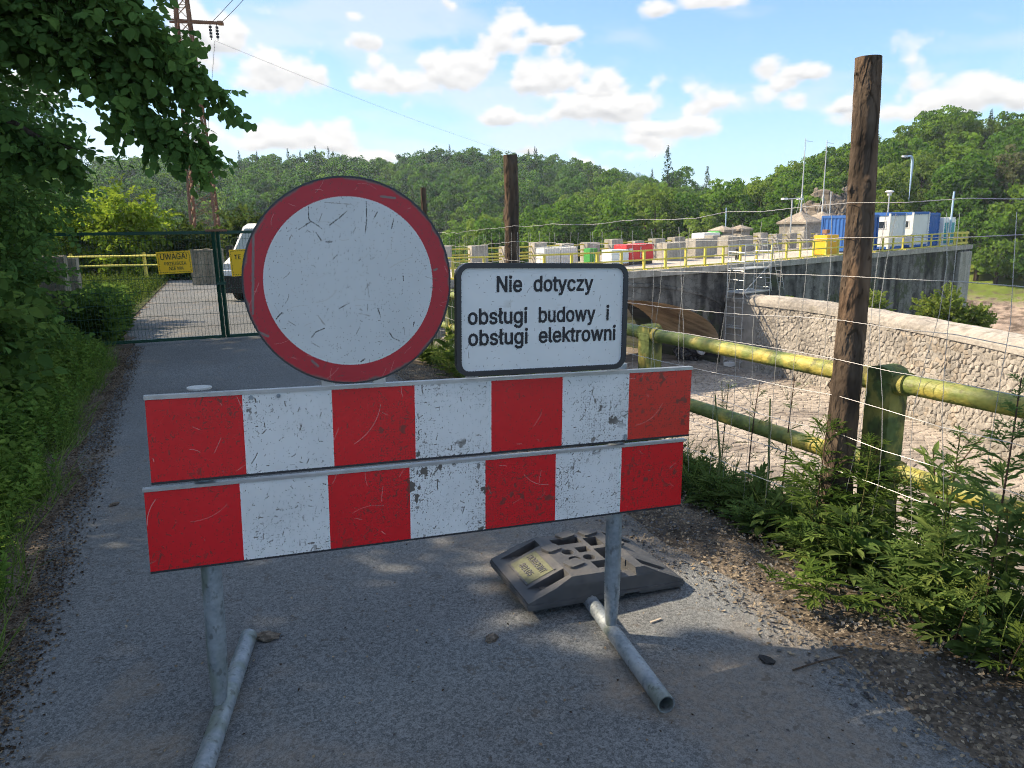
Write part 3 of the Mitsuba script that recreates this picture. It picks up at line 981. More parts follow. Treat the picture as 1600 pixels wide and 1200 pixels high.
def merge_t(parts):
    """One template out of [(template, pos, axis, nrm, scale, colour factor)]."""
    v, f, c, n = [], [], [], 0
    for t, p, a, q, s, k in parts:
        w = place(t, np.array([p], float), np.array([a], float), np.array([q], float), s)[0]
        v.append(w); f.append(t[1] + n); n += len(w)
        sh = t[2] if t[2].ndim == 2 else t[2][:, None] * np.ones(3)
        c.append(sh * np.asarray(k, float))
    return np.vstack(v), np.vstack(f), np.vstack(c)


def stick_t(pts, r, col):
    m = tube(pts, r, 4, caps=False)
    return np.array(m.vertices), np.array(m.faces), np.ones((len(m.vertices), 3)) * np.asarray(col)


ID = (np.zeros(3), np.array([0, 1.0, 0]), np.array([0, 0, 1.0]))
OVATE = leaf_t()
ROUND = leaf_t((0, .22, .62, 1), (0, .40, .38, 0), .08, .18)
LANCE = leaf_t((0, .3, .65, 1), (0, .13, .11, 0), .12, .25)


def spray(g, leaf, n=9, size=.30, twig=(.9, .6, .5), drop=.35):
    """A twig one unit long with alternate leaves."""
    P = np.array([(0, 0, 0), (.02, .5, -.03), (0, 1, -.12)])
    parts = [(stick_t(P, [.012, .009, .004], twig), *ID, 1.0, 1.0)]
    for k in range(n):
        y = .08 + .92 * k / (n - 1)
        s = (-1) ** k
        ax = np.array([s * (1.0 if k < n - 1 else .1), .55 + g.normal() * .2, -drop + g.normal() * .22])
        nr = np.array([g.normal() * .3, g.normal() * .3, 1.0])
        parts.append((leaf, (0, y, -.12 * y * y), ax, nr, size * g.uniform(.72, 1.12), 1 + g.normal() * .16))
    return merge_t(parts)


gf = np.random.default_rng(21)
SPRAY_R = [spray(gf, ROUND) for _ in range(5)]
SPRAY_O = [spray(gf, OVATE, 9, .27) for _ in range(4)]
SPRAY_L = [spray(gf, OVATE, 7, .42, drop=.2) for _ in range(3)]


def unit(v):
    return v / (np.linalg.norm(v, axis=-1, keepdims=True) + 1e-9)


def capsule_foliage(Lv, g, caps, sprays, size, cols, down=.35, flat=.5, out=.8, along=.5):
    """Sprays filling tapered capsules (p0, p1, r0, r1, n)."""
    for p0, p1, r0, r1, n in caps:
        p0, p1 = np.array(p0, float), np.array(p1, float)
        t = g.random(n)
        d = unit(g.normal(size=(n, 3)) * [1, 1, .8])
        r = (r0 + (r1 - r0) * t) * g.random(n) ** .45
        pos = p0 + (p1 - p0) * t[:, None] + d * r[:, None]
        ax = d * out + unit(p1 - p0) * along + g.normal(size=(n, 3)) * .35 + np.array([0, 0, -down])
        nr = np.array([0, 0, 1.0]) + g.normal(size=(n, 3)) * flat
        pick, hue = g.integers(len(sprays), size=n), g.random(n)
        c = np.array(cols[0]) * (1 - hue[:, None]) + np.array(cols[1]) * hue[:, None]
        c = c * g.uniform(.75, 1.25, (n, 1))
        for k in range(len(sprays)):
            m = pick == k
            if m.any():
                Lv.add(sprays[k], pos[m], ax[m], nr[m], size * g.uniform(.75, 1.25, m.sum()), c[m])


# ------------------------------------------------------------------ woods on the hills
def far_tree(seed, h, w, kind, col):
    """A tree of leaf clumps that stand apart and shade each other; about 15 m tall."""
    g = np.random.default_rng(seed)
    Lv = Leaves()
    quad = (np.array([(-.5, 0, 0), (0, -.42, .06), (.5, 0, 0), (0, .42, .06)]), np.array([(0, 1, 2), (0, 2, 3)]), np.ones(4))
    col = np.array(col)
    Lv.raw(tube([(0, 0, 0), (.1, 0, h * .4), (0, .1, h * .8)], [w * .05, w * .035, .05], 5), (.07, .055, .04))
    if kind == 'broad':
        n = 52
        for k in range(n):
            u = (k + .5) / n
            ph = k * 2.39996 + g.normal() * .25
            zz = 1 - 1.75 * u
            rr = math.sqrt(max(0, 1 - zz * zz)) * (1.0 if zz > -.2 else .85)
            c = np.array([rr * math.cos(ph) * w * .40, rr * math.sin(ph) * w * .40, h * .60 + zz * h * .33]) * g.uniform(.86, 1.08, 3)
            R = w * g.uniform(.11, .19)
            m = int(58 * g.uniform(.8, 1.3))
            d = unit(g.normal(size=(m, 3)) + np.array([c[0], c[1], 0]) / w * 1.5 + np.array([0, 0, .5]))
            p = c + d * R * g.uniform(.55, 1.05, (m, 1)) * [1, 1, .75]
            Lv.add(quad, p, g.normal(size=(m, 3)), d + g.normal(size=(m, 3)) * .34, w * .060 * g.uniform(.7, 1.4, m), col * g.uniform(.82, 1.2) * g.uniform(.75, 1.25, (m, 1)))
    else:
        lv = 24
        for k in range(lv):
            u = k / (lv - 1)
            z, R = h * (.12 + .86 * u), w * .42 * (1 - u) ** .85 + .20
            nb = max(4, int(9 * (1 - u) + 3))
            for b in range(nb):
                a = b * 2 * math.pi / nb + k * 1.3 + g.normal() * .2
                m = max(8, int(13 * (1 - u) + 4))
                t = g.random(m) ** .7
                r = R * g.uniform(.8, 1.15) * t
                p = np.stack([r * math.cos(a), r * math.sin(a), z - .34 * r + g.normal(size=m) * h * .018], 1) + g.normal(size=(m, 3)) * (.05 + .2 * (1 - u))
                Lv.add(quad, p, np.tile([math.cos(a), math.sin(a), -.4], (m, 1)) + g.normal(size=(m, 3)) * .4, np.tile([0, 0, 1.0], (m, 1)) + g.normal(size=(m, 3)) * .5, w * (.05 + .06 * (1 - u)) * g.uniform(.6, 1.3, m),
                       col * g.uniform(.75, 1.25, (m, 1)))
    return Lv


GREENS = [(.092, .190, .034), (.115, .225, .036), (.145, .250, .040), (.080, .172, .042), (.168, .255, .050)]
FIR, PINE = (.034, .080, .036), (.075, .12, .045)
models = {}
for k, (col, w) in enumerate(zip(GREENS, (9, 8.4, 8, 9.4, 7.6))):
    models[f'broad_{k}'] = far_tree(100 + k, 15.5, w, 'broad', col)
models['fir_0'] = far_tree(120, 19, 6.4, 'conifer', FIR)
models['fir_1'] = far_tree(121, 17, 7.0, 'conifer', PINE)
for k, Lv in models.items():
    sh = Lv.shape('leaf_far')
    scene['tree_model_' + k] = {'type': 'shapegroup', 'tree': sh}


def wood(name, label, tab, r0, r1, step, az0, az1, mixp, scale, seed, zmax_fade=0):
    g = np.random.default_rng(seed)
    key = fresh(name, _names)
    labels[key] = {'label': label, 'kind': 'stuff'}
    n = 0
    r = r0
    while r < r1:
        da = math.degrees(step / r)
        for az in np.arange(az0, az1, da):
            a, q = az + g.uniform(-.5, .5) * da, r + g.uniform(-.5, .5) * step
            z = float(terrain_z(a, q))
            if z < 1.55 + q * math.tan(math.radians(np.interp(a, tab[:, 0], tab[:, 1]))) * (q / r1) - 60 or np.interp(a, tab[:, 0], tab[:, 1]) < -3:
                continue
            if name.endswith('right') and a < 16.5 + (q - r0) * .02:
                continue
            s = scale * g.uniform(.62, 1.25)
            names, p = zip(*mixp)
            m = names[g.choice(len(names), p=np.array(p) / sum(p))]
            n += 1
            t = T().translate([q * math.sin(math.radians(a)), q * math.cos(math.radians(a)), z - .6]).rotate([0, 0, 1], g.uniform(0, 360)).scale([s * g.uniform(.9, 1.12), s * g.uniform(.9, 1.12), s])
            scene[f'{key}__{n:04d}'] = {'type': 'instance', 'to_world': t, 'group': {'type': 'ref', 'id': 'tree_model_' + m}}
        r += step * .86
    return n


n1 = wood('forest_on_left_hill', 'mixed wood of firs and broad trees covering the far left hill', HL, 222, 428, 8.4, -44, 15, [('broad_0', 3), ('broad_3', 3), ('broad_1', 2), ('broad_2', 1), ('fir_0', .6), ('fir_1', 1.0)], 1.18, 31)
n2 = wood('forest_on_middle_hill', 'bright green wood on the low hill behind the middle of the dam', HM, 122, 238, 6.6, -4, 23, [('broad_1', 3), ('broad_2', 3), ('broad_4', 1.5), ('broad_0', 1)], .88, 32)
n3 = wood('forest_on_right_hill', 'dense bright green wood climbing the near right hill', HR, 134, 212, 6.4, 16.5, 47, [('broad_1', 3), ('broad_2', 3), ('broad_0', 2), ('broad_4', 2), ('fir_1', .35)], .92, 33)


# ------------------------------------------------------------------ the barrier in the lane
def BL(u, w, v):
    return BO + BM @ np.array([u, w, v])


bk = thing('road_barrier', 'red and white striped two board barrier on grey steel pipe legs', 'barrier')
HB = .25


def blk(u0, u1, v0, v1, w0, w1, bev=0):
    return bx((u1 - u0, w1 - w0, v1 - v0), BL((u0 + u1) / 2, (w0 + w1) / 2, (v0 + v1) / 2), BM, bev)


part(bk, 'board', blk(-BW / 2, BW / 2, GAP / 2, GAP / 2 + HB, -.004, .004), 'board_sheet', label='upper striped board')
part(bk, 'board', blk(-BW / 2 - .022, BW / 2 - .022, -GAP / 2 - HB, -GAP / 2, -.004, .004), 'board_sheet', label='lower striped board caked with dried mud')
part(bk, 'edge_profile', blk(-BW / 2 - .003, BW / 2 + .003, GAP / 2 + HB, GAP / 2 + HB + .012, -.008, .014, .003), 'aluminium')
part(bk, 'edge_profile', blk(-BW / 2 - .026, BW / 2 - .012, -GAP / 2 + .001, -GAP / 2 + .010, -.008, .016, .003), 'aluminium')
part(bk, 'edge_profile', blk(-BW / 2, BW / 2, GAP / 2 - .007, GAP / 2, -.0065, .016, .002), 'sign_frame')
part(bk, 'edge_profile', blk(-BW / 2 - .022, BW / 2 - .022, -GAP / 2 - HB - .006, -GAP / 2 - HB, -.0065, .016, .002), 'sign_frame')
for u in (-.64, -.56, .655):
    for v in ((GAP / 2 + HB - .010,) if u < 0 else (.02, .03)):
        part(bk, 'bolt', xf(trimesh.creation.cylinder(.0065, .008, sections=8), BM @ np.array([[1, 0, 0], [0, 0, 1], [0, -1, 0.]]), BL(u, -.007, v)), 'galvanised')
UL, UR = -.787, .648
for u, lab in ((UL, None), (UR, None)):
    top = GAP / 2 + HB - (.004 if u < 0 else -.030)
    vv = np.array([top, -.2, -.50, -.62, -.70, -.757])
    pts = np.array([BL(u, .047, v) for v in vv])
    sq = np.array([1, 1, 1, .97, .82, .62])
    part(bk, 'leg', tube(pts, .031, 24, squash=sq), 'galvanised', smooth=40)
    part(bk, 'clamp', blk(u - .045, u + .045, .10, .13, .006, .018), 'aluminium')
    part(bk, 'clamp', blk(u - .045, u + .045, -.16, -.13, .006, .018), 'aluminium')
part(bk, 'cap', xf(trimesh.creation.cylinder(.036, .005, sections=28), BM, BL(UL, .062, GAP / 2 + HB + .017)), 'cap_plastic', label='pale round plastic cap on the left leg')


def gz(x, y):
    return -.025 * y + .004


lb, rb = BL(UL, .047, -.757), BL(UR, .047, -.757)
fd = BM[:, 1] * [1, 1, 0]; fd = fd / np.linalg.norm(fd)
for b, d, n, f in ((lb, np.array([-.165, .986, 0]), .62, .50), (rb, np.array([-.235, .972, 0]), .50, .55)):
    p0, p1 = b - d * n, b + d * f
    for p in (p0, p1):
        p[2] = gz(p[0], p[1]) + .0315
    part(bk, 'foot', pipe(p0, p1, .031, .0265, 28), 'galvanised', smooth=40)

# the signs bolted to it
rs = thing('round_sign', 'round scratched no entry sign, white with a wide red ring', 'sign')
sg = np.linspace(0, 2 * math.pi, 73)[:-1]
def disc(r, w0, w1, c=RC, seg=96):
    m = man(m3.Manifold.cylinder(w1 - w0, r, r, seg))
    R = np.stack([BM[:, 0], BM[:, 2], -BM[:, 1]], 1)
    return xf(m, R, BL(c[0], w1, c[1]))


part(rs, 'plate', disc(.3115, -.034, -.030), 'round_sheet', smooth=30)
_rim = man(m3.Manifold.cylinder(.024, .3165, .3165, 96) - m3.Manifold.cylinder(.05, .3115, .3115, 96).translate((0, 0, -.01)))
part(rs, 'rim', xf(_rim, np.stack([BM[:, 0], BM[:, 2], -BM[:, 1]], 1), BL(RC[0], -.012, RC[1])), 'sign_frame', smooth=30)
part(rs, 'bracket', blk(RC[0] - .10, RC[0] - .06, .281, .9, -.0295, -.010), 'aluminium')
part(rs, 'bracket', blk(RC[0] + .06, RC[0] + .10, .281, .9, -.0295, -.010), 'aluminium')

ts = thing('text_sign', 'white rectangular text sign with a thick black rounded frame', 'sign')
def rrect(u0, u1, v0, v1, r):
    return sbox(u0 + r, v0 + r, u1 - r, v1 - r).buffer(r, quad_segs=8)


def onboard(poly, w0, w1):
    m = poly_prism(poly, w1 - w0)
    v = np.asarray(m.vertices)
    return TM(BO + np.stack([v[:, 0], w1 - v[:, 2], v[:, 1]], 1) @ BM.T, np.asarray(m.faces))


_o = rrect(.002, .629, .288, .660, .045)
_n = _o.buffer(-.0165)
part(ts, 'plate', onboard(_o.buffer(-.004), -.032, -.028), 'text_sheet')
part(ts, 'frame', onboard(_o.difference(_n), -.040, -.012), 'sign_frame', smooth=25)
for u in (.06, .585):
    part(ts, 'bracket', blk(u - .02, u + .02, .281, .64, -.0275, -.010), 'aluminium')


def word(key, text, u0, u1, base, cap, w=-.0328):
    m0 = meshkit.text_mesh(text, cap, .0009, bold=True)
    m = cat([xf(m0, t=(dx, dy, dz)) for dx, dy, dz in ((0, 0, 0), (.0008, .0006, .0001))])
    v = np.asarray(m.vertices).copy()
    v[:, 0] = u0 + (v[:, 0] - v[:, 0].min()) / np.ptp(v[:, 0]) * (u1 - u0)
    v[:, 1] += base
    part(key, 'lettering', TM(BO + np.stack([v[:, 0], w - v[:, 2], v[:, 1]], 1) @ BM.T, np.asarray(m.faces)), 'ink')


for t, a, b, c in (('Nie', .142, .232, .566), ('dotyczy', .273, .495, .567), ('obsługi', .042, .251, .461), ('budowy', .293, .506, .462), ('i', .5495, .560, .463), ('obsługi', .043, .254, .391), ('elektrowni', .294, .588, .392)):
    word(ts, t, a, b, c, .050)

# the moulded rubber foot beside the right leg
def mbox(x0, x1, y0, y1, z0, z1):
    return m3.Manifold.cube((x1 - x0, y1 - y0, z1 - z0)).translate((x0, y0, z0))


LX, LY, LZ = .375, .225, .118
prof2 = m3.CrossSection([[(-LX, 0), (LX, 0), (LX, .034), (.175, LZ), (-.175, LZ), (-LX, .034)]])
foot = m3.Manifold.extrude(prof2, 2 * LY).rotate((90, 0, 0)).translate((0, LY, 0))
side = m3.CrossSection([[(-LY, 0), (LY, 0), (LY, .085), (LY - .022, LZ + .01), (-LY + .022, LZ + .01), (-LY, .085)]])
foot = foot ^ m3.Manifold.extrude(side, 2 * LX + .1).rotate((90, 0, 0)).rotate((0, 0, 90)).translate((-LX - .05, 0, 0))
cuts = []
for sx in (-1, 1):
    for sy in (-1, 1):
        x0, x1 = sorted((sx * .175, sx * .315)); y0, y1 = sorted((sy * .125, sy * .185))
        cuts.append(mbox(x0, x1, y0, y1, .050, .2))
        x0, x1 = sorted((sx * .29, sx * .38))
        cuts.append(mbox(x0, x1, y0, y1, .046, .2))
for x, y in ((-.085, .02), (-.085, -.055), (-.015, -.055)):
    cuts.append(m3.Manifold.cylinder(.3, .028, .028, 20).translate((x, y, .02)))
cuts += [mbox(-.035, .025, .0, .055, .02, .3), mbox(-.11, .03, .10, .165, .03, .3), mbox(.045, .125, -.15, .02, .02, .3), mbox(-.03, .125, -.165, -.10, .02, .3), mbox(.05, .12, .05, .14, .03, .3),
         mbox(.06, .13, -.3, -.13, .088, .3), mbox(.075, .15, -.3, .3, -.01, .028)]
for c in cuts:
    foot = foot - c
pads = [m3.CrossSection([[(-.03, -.018), (.03, -.018), (.03, .018), (-.03, .018)]]).offset(.012, m3.JoinType.Round, circular_segments=16) for _ in range(1)]
for x, y in ((-.145, .065), (-.115, -.105), (.16, .03), (.10, .185), (-.02, .185)):
    foot = foot + m3.Manifold.extrude(pads[0], .012).rotate((0, 0, 20)).translate((x, y, LZ - .001))
ang = math.atan2(.25, .64)
FR = rotz(ang) @ trimesh.transformations.rotation_matrix(math.radians(3.4), [0, 1, 0])[:3, :3]
FC = np.array([.315, 3.085, -.036])
fk = thing('rubber_foot', 'grey black moulded rubber base block with round holes lying behind the right leg', 'base')
part(fk, 'block', xf(man(foot), FR, FC), 'rubber', smooth=28)
part(fk, 'lip', xf(man(mbox(-LX - .004, LX + .004, -LY - .004, LY + .004, .012, .026)), FR, FC), 'rubber')
sl = math.atan2(LZ - .034, LX - .175)
PR = np.stack([np.array([0, -1.0, 0]), np.array([math.cos(sl), 0, math.sin(sl)]), np.array([-math.sin(sl), 0, math.cos(sl)])], 1)
PC = np.array([-.268, 0, (.034 + LZ) / 2 - .0005 + .003])
part(fk, 'plate', xf(bx((.20, .13, .006), (0, 0, 0), bev=.002), FR @ PR, FC + FR @ PC), 'mossy_plate', label='mossy name plate with raised lettering')
for t, y, wdt in (('HORIZONT', .012, .165), ('80105', -.040, .11)):
    m = meshkit.text_mesh(t, .030, .003, bold=True)
    v = np.asarray(m.vertices).copy()
    v[:, 0] = (v[:, 0] - v[:, 0].min()) / np.ptp(v[:, 0]) * wdt - wdt / 2
    v[:, 1] += y
    v[:, 2] += .0025
    part(fk, 'lettering', xf(TM(v, m.faces), FR @ PR, FC + FR @ PC), 'rubber')
for y in (-.068, .068):
    part(fk, 'plate_edge', xf(bx((.21, .008, .010), (0, y, 0)), FR @ PR, FC + FR @ PC), 'rubber')

# ------------------------------------------------------------------ the pipe railing and the post and wire fence on the right
rk = thing('pipe_railing', 'mossy yellow pipe railing with rounded cast posts along the lane edge', 'railing')


def stadium(w, l, h):
    """A cast post: a flattened column whose head is rounded over."""
    a = np.linspace(0, math.pi, 15)
    arch = [(-w / 2, 0), (w / 2, 0)] + [(w / 2 * math.cos(t), h - w / 2 * .55 + w / 2 * .55 * math.sin(t)) for t in a]
    m = m3.Manifold.extrude(m3.CrossSection([arch]).offset(-.012, m3.JoinType.Round, circular_segments=12).offset(.012, m3.JoinType.Round, circular_segments=12), l)
    return man(m)


RT = 2.92
for s in (-2.9, -.25, 2.46, 4.48, 6.7, 9.2, 11.6, 14.2):
    p = P3(s, RT, 0)
    R = np.stack([np.append(DS, 0), np.array([0, 0, 1.0]), np.cross(np.append(DS, 0), [0, 0, 1.0])], 1)
    m = xf(stadium(.140, .11, 1.19), R, p + np.array([0, 0, -.25]) - np.cross(np.append(DS, 0), [0, 0, 1.0]) * .055)
    part(rk, 'post', m, 'railpost_paint', smooth=35)
    for z in (.865, .44, .03):
        part(rk, 'collar', tube([P3(s - .115, RT, z), P3(s + .115, RT, z)], .056, 16), 'railpost_paint', smooth=40)
for z in (.865, .44, .03):
    part(rk, 'rail', tube([P3(s, RT, z) for s in np.linspace(-4.5, 36, 60)], .045, 18), 'rail_paint', smooth=50)

gp = np.random.default_rng(77)


def log_post(s, t, r0, r1, h, lean, seed):
    n, k = 130, 28
    z = np.linspace(-.35, h, n)
    a = np.arange(k) * 2 * math.pi / k
    r = np.interp(z, [0, h], [r0, r1])[:, None] * (1 + .16 * (fb(np.cos(a)[None] * 1.6 + 0 * z[:, None], np.sin(a)[None] * 1.6 + 0 * z[:, None], z[:, None] * 4.5, seed, 4) - .5) + .13 * np.abs(fb(np.cos(a)[None] * 3 + 0 * z[:, None], np.sin(a)[None] * 3 + 0 * z[:, None], z[:, None] * 17, seed + 40, 4) - .5) + 0 * a[None])
    for _ in range(9):                                   # knots and branch stubs
        kz, ka, kr = gp.uniform(.1, h - .1), gp.uniform(0, 6.3), gp.uniform(.012, .024)
        da = np.abs((a - ka + math.pi) % (2 * math.pi) - math.pi)
        r = r + .020 * np.exp(-((z[:, None] - kz) / (kr * 1.6)) ** 2 - (da[None] * r0 / kr) ** 2)
    c = np.array([P3(s, t, 0) + np.array([lean[0] * zz + .012 * math.sin(zz * 2.1 + seed), lean[1] * zz, zz]) for zz in z])
    v = c[:, None] + r[..., None] * np.stack([np.cos(a), np.sin(a), 0 * a], -1)[None]
    v = np.vstack([v.reshape(-1, 3), c[-1:] + [0, 0, .004]])
    i, j = np.meshgrid(np.arange(n - 1), np.arange(k), indexing='ij')
    jj = (j + 1) % k
    q = np.stack([i * k + j, i * k + jj, (i + 1) * k + jj, (i + 1) * k + j], -1).reshape(-1, 4)
    j = np.arange(k)
    return TM(v, np.vstack([q[:, [0, 1, 2]], q[:, [0, 2, 3]], np.stack([(n - 1) * k + j, (n - 1) * k + (j + 1) % k, j * 0 + n * k], 1)]))


FP = [(2.53, 2.755), (6.91, 2.84), (10.0, 2.86), (13.2, 2.9)]
for (s, t), lab, r, h, ln in zip(FP, ('thick peeling wooden post with bark scraps in front of the yellow rail', 'brown wooden post rising behind the text sign', 'thin rusty brown wooden post beside the rim of the round sign', 'wooden fence post far down the lane behind the round sign'),
                                 ((.073, .053), (.076, .068), (.04, .036), (.05, .045)), (2.29, 2.36, 2.27, 2.2), ((-.014, 0), (.006, 0), (0, 0), (0, 0))):
    solo('fence_post', log_post(s, t, r[0], r[1], h, ln, int(s * 7)), 'bark', lab, 'post', smooth=45)

wf = thing('wire_fence', 'thin sagging galvanised wire mesh fence strung along the wooden posts', 'fence')
ends = [(-1.6, 2.70)] + [(s, t - .075) for s, t in FP]
levels = [.08, .26, .44, .62, .80, .98, 1.16, 1.36, 1.53, 1.68]
for zl in levels:
    pts = []
    for k in range(len(ends) - 1):
        (s0, t0), (s1, t1) = ends[k], ends[k + 1]
        sag = gp.uniform(.01, .06)
        for u in np.linspace(0, 1, 16)[: None if k == len(ends) - 2 else -1]:
            rise = .10 * max(0, 1 - (s0 + (s1 - s0) * u + 1.6) / 4.0) * (zl / 1.6)
            pts.append(P3(s0 + (s1 - s0) * u, t0 + (t1 - t0) * u + gp.normal() * .006, zl + rise - sag * 4 * u * (1 - u) + gp.normal() * .006))
    part(wf, 'line_wire', tube(pts, .0017, 4), 'wire')
stay = []
for k in range(len(ends) - 1):
    (s0, t0), (s1, t1) = ends[k], ends[k + 1]
    n = int((s1 - s0) / .17)
    for i in range(n):
        u = (i + .5) / n
        ph, am = gp.uniform(0, 6), gp.uniform(.004, .035)
        lean = gp.normal() * .05
        stay.append(tube([P3(s0 + (s1 - s0) * u + am * math.sin(z * 5 + ph) + lean * z, t0 + (t1 - t0) * u + .004 + gp.normal() * .003, z * .985 - .15 * u * (1 - u)) for z in np.linspace(.05, 1.66, 9)], .0014, 4, caps=False))
part(wf, 'stay_wires', cat(stay), 'wire', kind='stuff')


# ------------------------------------------------------------------ the mesh gate across the lane
GS = 13.05
gk = thing('mesh_gate', 'dark green two leaf wire mesh gate across the lane', 'gate')
for t0, t1 in ((-2.38, .185), (.255, 2.76)):
    for t in (t0, t1):
        part(gk, 'stile', bar(P3(GS, t, .05), P3(GS, t, 1.79), .05, bev=.004), 'gate_green')
    for z in (.075, 1.765):
        part(gk, 'frame_rail', bar(P3(GS, t0 + .026, z), P3(GS, t1 - .026, z), .048, bev=.004), 'gate_green')
    w = [tube([P3(GS - .004, t, .08), P3(GS - .004, t, 1.76)], .0026, 4, caps=False) for t in np.arange(t0 + .055, t1 - .03, .052)]
    for z in np.arange(.26, 1.75, .2):
        w += [tube([P3(GS + dz, t0, z), P3(GS + dz, t1, z)], .003, 4, caps=False) for dz in (-.008, .002)]
    part(gk, 'wire_mesh', cat(w), 'gate_green', kind='stuff')
part(gk, 'gate_post', bar(P3(GS + .02, -2.62, -.1), P3(GS + .02, -2.62, 1.9), .08), 'gate_green')
part(gk, 'gate_post', bar(P3(GS + .02, 2.84, -.1), P3(GS + .02, 2.84, 1.9), .08), 'gate_green')
part(gk, 'latch_cover', bar(P3(GS - .01, .07, 1.797), P3(GS - .01, .40, 1.797), .07, .035), 'rust', label='rusty strap over the meeting stiles')
part(gk, 'latch', bar(P3(GS - .05, .16, .95), P3(GS - .05, .30, .95), .03, .05), 'gate_green')
dt3, up3 = np.append(DT, -.025 * DT[1]), np.array([0, 0, 1.0])
dn3 = -np.cross(dt3, up3); dn3 /= np.linalg.norm(dn3)      # towards the camera is -dn3 side


def gate_sign(name, label, t0, t1, z0, z1, rows, roll):
    key = thing(name, label, 'sign')
    c = P3(GS - .035, (t0 + t1) / 2, (z0 + z1) / 2)
    ex = dt3 * math.cos(roll) + up3 * math.sin(roll); ex /= np.linalg.norm(ex)
    ez = up3 * math.cos(roll) - dt3 * math.sin(roll)
    ey = np.cross(ez, ex)
    R = np.stack([ex, ey, ez], 1)
    w, h = t1 - t0, z1 - z0
    part(key, 'plate', xf(bx((w, .004, h)), R, c), 'sign_yellow')
    o = sbox(-w / 2 + .02, -h / 2 + .02, w / 2 - .02, h / 2 - .02)
    R2 = np.stack([ex, ez, -ey], 1)
    part(key, 'border', xf(poly_prism(o.difference(o.buffer(-.006)), .001), R2, c - ey * .0022), 'ink')
    for text, u0, u1, v, cap in rows:
        m = meshkit.text_mesh(text, cap, .001, bold=True)
        q = np.asarray(m.vertices).copy()
        q[:, 0] = u0 + (q[:, 0] - q[:, 0].min()) / np.ptp(q[:, 0]) * (u1 - u0)
        q[:, 1] += v
        part(key, 'lettering', xf(TM(q, m.faces), R2, c - ey * .0022), 'ink')


gate_sign('warning_sign', 'yellow warning sign with black lettering on the left leaf of the gate', -.68, -.18, 1.13, 1.48,
          [('UWAGA!', -.195, .195, .050, .088), ('PRZEJŚCIA', -.150, .170, -.042, .052), ('NIE MA', -.090, .120, -.118, .052)], .03)
gate_sign('site_sign', 'yellow site sign on the right leaf of the gate, half hidden by the round sign', .40, .92, 1.06, 1.49, [('TE', -.19, -.09, .06, .07)], .03)

# ------------------------------------------------------------------ the white van behind the gate
vk = thing('white_van', 'white panel van with a black bumper parked behind the gate', 'van')
VR = rotz(math.radians(-97)); VC = np.array([-6.80, 20.7 + 2.5, -.54])
prof_v = [(-2.6, .35), (-2.62, 2.15), (-2.45, 2.36), (.95, 2.40), (1.25, 2.30), (1.95, 1.42), (2.42, 1.18), (2.60, .98), (2.62, .36), (2.25, .30)]


def side_extrude(p, w0, w1, zs=1.25, inset=.14):
    """A side profile carried across the van, narrowing above the waist."""
    v = np.asarray(poly_prism(Polygon(p), 2.0).vertices)
    k = w1 - np.where(v[:, 1] > zs, inset * (v[:, 1] - zs) / 1.2, 0)
    return TM(np.column_stack([v[:, 0], (v[:, 2] - 1) * -k, v[:, 1]]), poly_prism(Polygon(p), 2.0).faces)


V = lambda m: xf(m, VR * np.array([1, .95, .90]), VC)
part(vk, 'body', V(side_extrude(prof_v, 0, 1.0)), 'white_paint', smooth=30)
part(vk, 'bumper', V(bx((.42, 2.04, .52), (2.50, 0, .56), bev=.07)), 'black_plastic', smooth=30)
part(vk, 'bumper', V(bx((.2, 1.96, .34), (-2.62, 0, .52), bev=.05)), 'black_plastic')
ws = np.array([(1.30, -.80, 2.24), (1.30, .80, 2.24), (1.93, .90, 1.47), (1.93, -.90, 1.47)])
nrm = unit(np.cross(ws[1] - ws[0], ws[2] - ws[0])); nrm = nrm * np.sign(nrm[0])
part(vk, 'windscreen', V(TM(np.vstack([ws + nrm * .012, ws - nrm * .03]), [[0, 1, 2], [0, 2, 3], [0, 4, 5], [0, 5, 1], [1, 5, 6], [1, 6, 2], [2, 6, 7], [2, 7, 3], [3, 7, 4], [3, 4, 0]])), 'windscreen')
part(vk, 'grille', V(bx((.05, 1.0, .20), (2.605, 0, .92), bev=.02)), 'black_plastic')
for sy in (-1, 1):
    part(vk, 'headlight', V(bx((.22, .34, .36), (2.46, sy * .80, 1.02), bev=.06)), 'lamp_clear', smooth=30)
    mk = part(vk, 'mirror', V(bx((.12, .22, .34), (1.62, sy * 1.17, 1.55), bev=.03)), 'black_plastic')
    part(vk, 'side_window', V(bx((.95, .02, .55), (1.05, sy * .965, 1.72))), 'window_dark')
    part(vk, 'door_handle', V(bx((.16, .03, .04), (.55, sy * 1.01, 1.22))), 'black_plastic')
    for x in (1.75, -1.55):
        wh = xf(trimesh.creation.cylinder(.34, .23, sections=28), np.array([[1, 0, 0], [0, 0, 1], [0, -1, 0.]]), (x, sy * .86, .34))
        wk = part(vk, 'wheel', V(wh), 'dark_rubber', smooth=40)
        part(wk, 'hub', V(xf(trimesh.creation.cylinder(.19, .03, sections=20), np.array([[1, 0, 0], [0, 0, 1], [0, -1, 0.]]), (x, sy * .975, .34))), 'steel_tube')

# ------------------------------------------------------------------ behind the gate: pillars, rails, pylon
def rough_block(size, seed, n=9, amp=.05):
    m = trimesh.creation.box(size)
    m = m.subdivide().subdivide().subdivide()
    v = np.asarray(m.vertices)
    k = 1 + .0 * v[:, :1]
    d = np.stack([fb(v[:, 0] * 4, v[:, 1] * 4, v[:, 2] * 4, seed + i, 4) - .5 for i in range(3)], 1)
    return TM(v * k + d * amp * 2, m.faces)


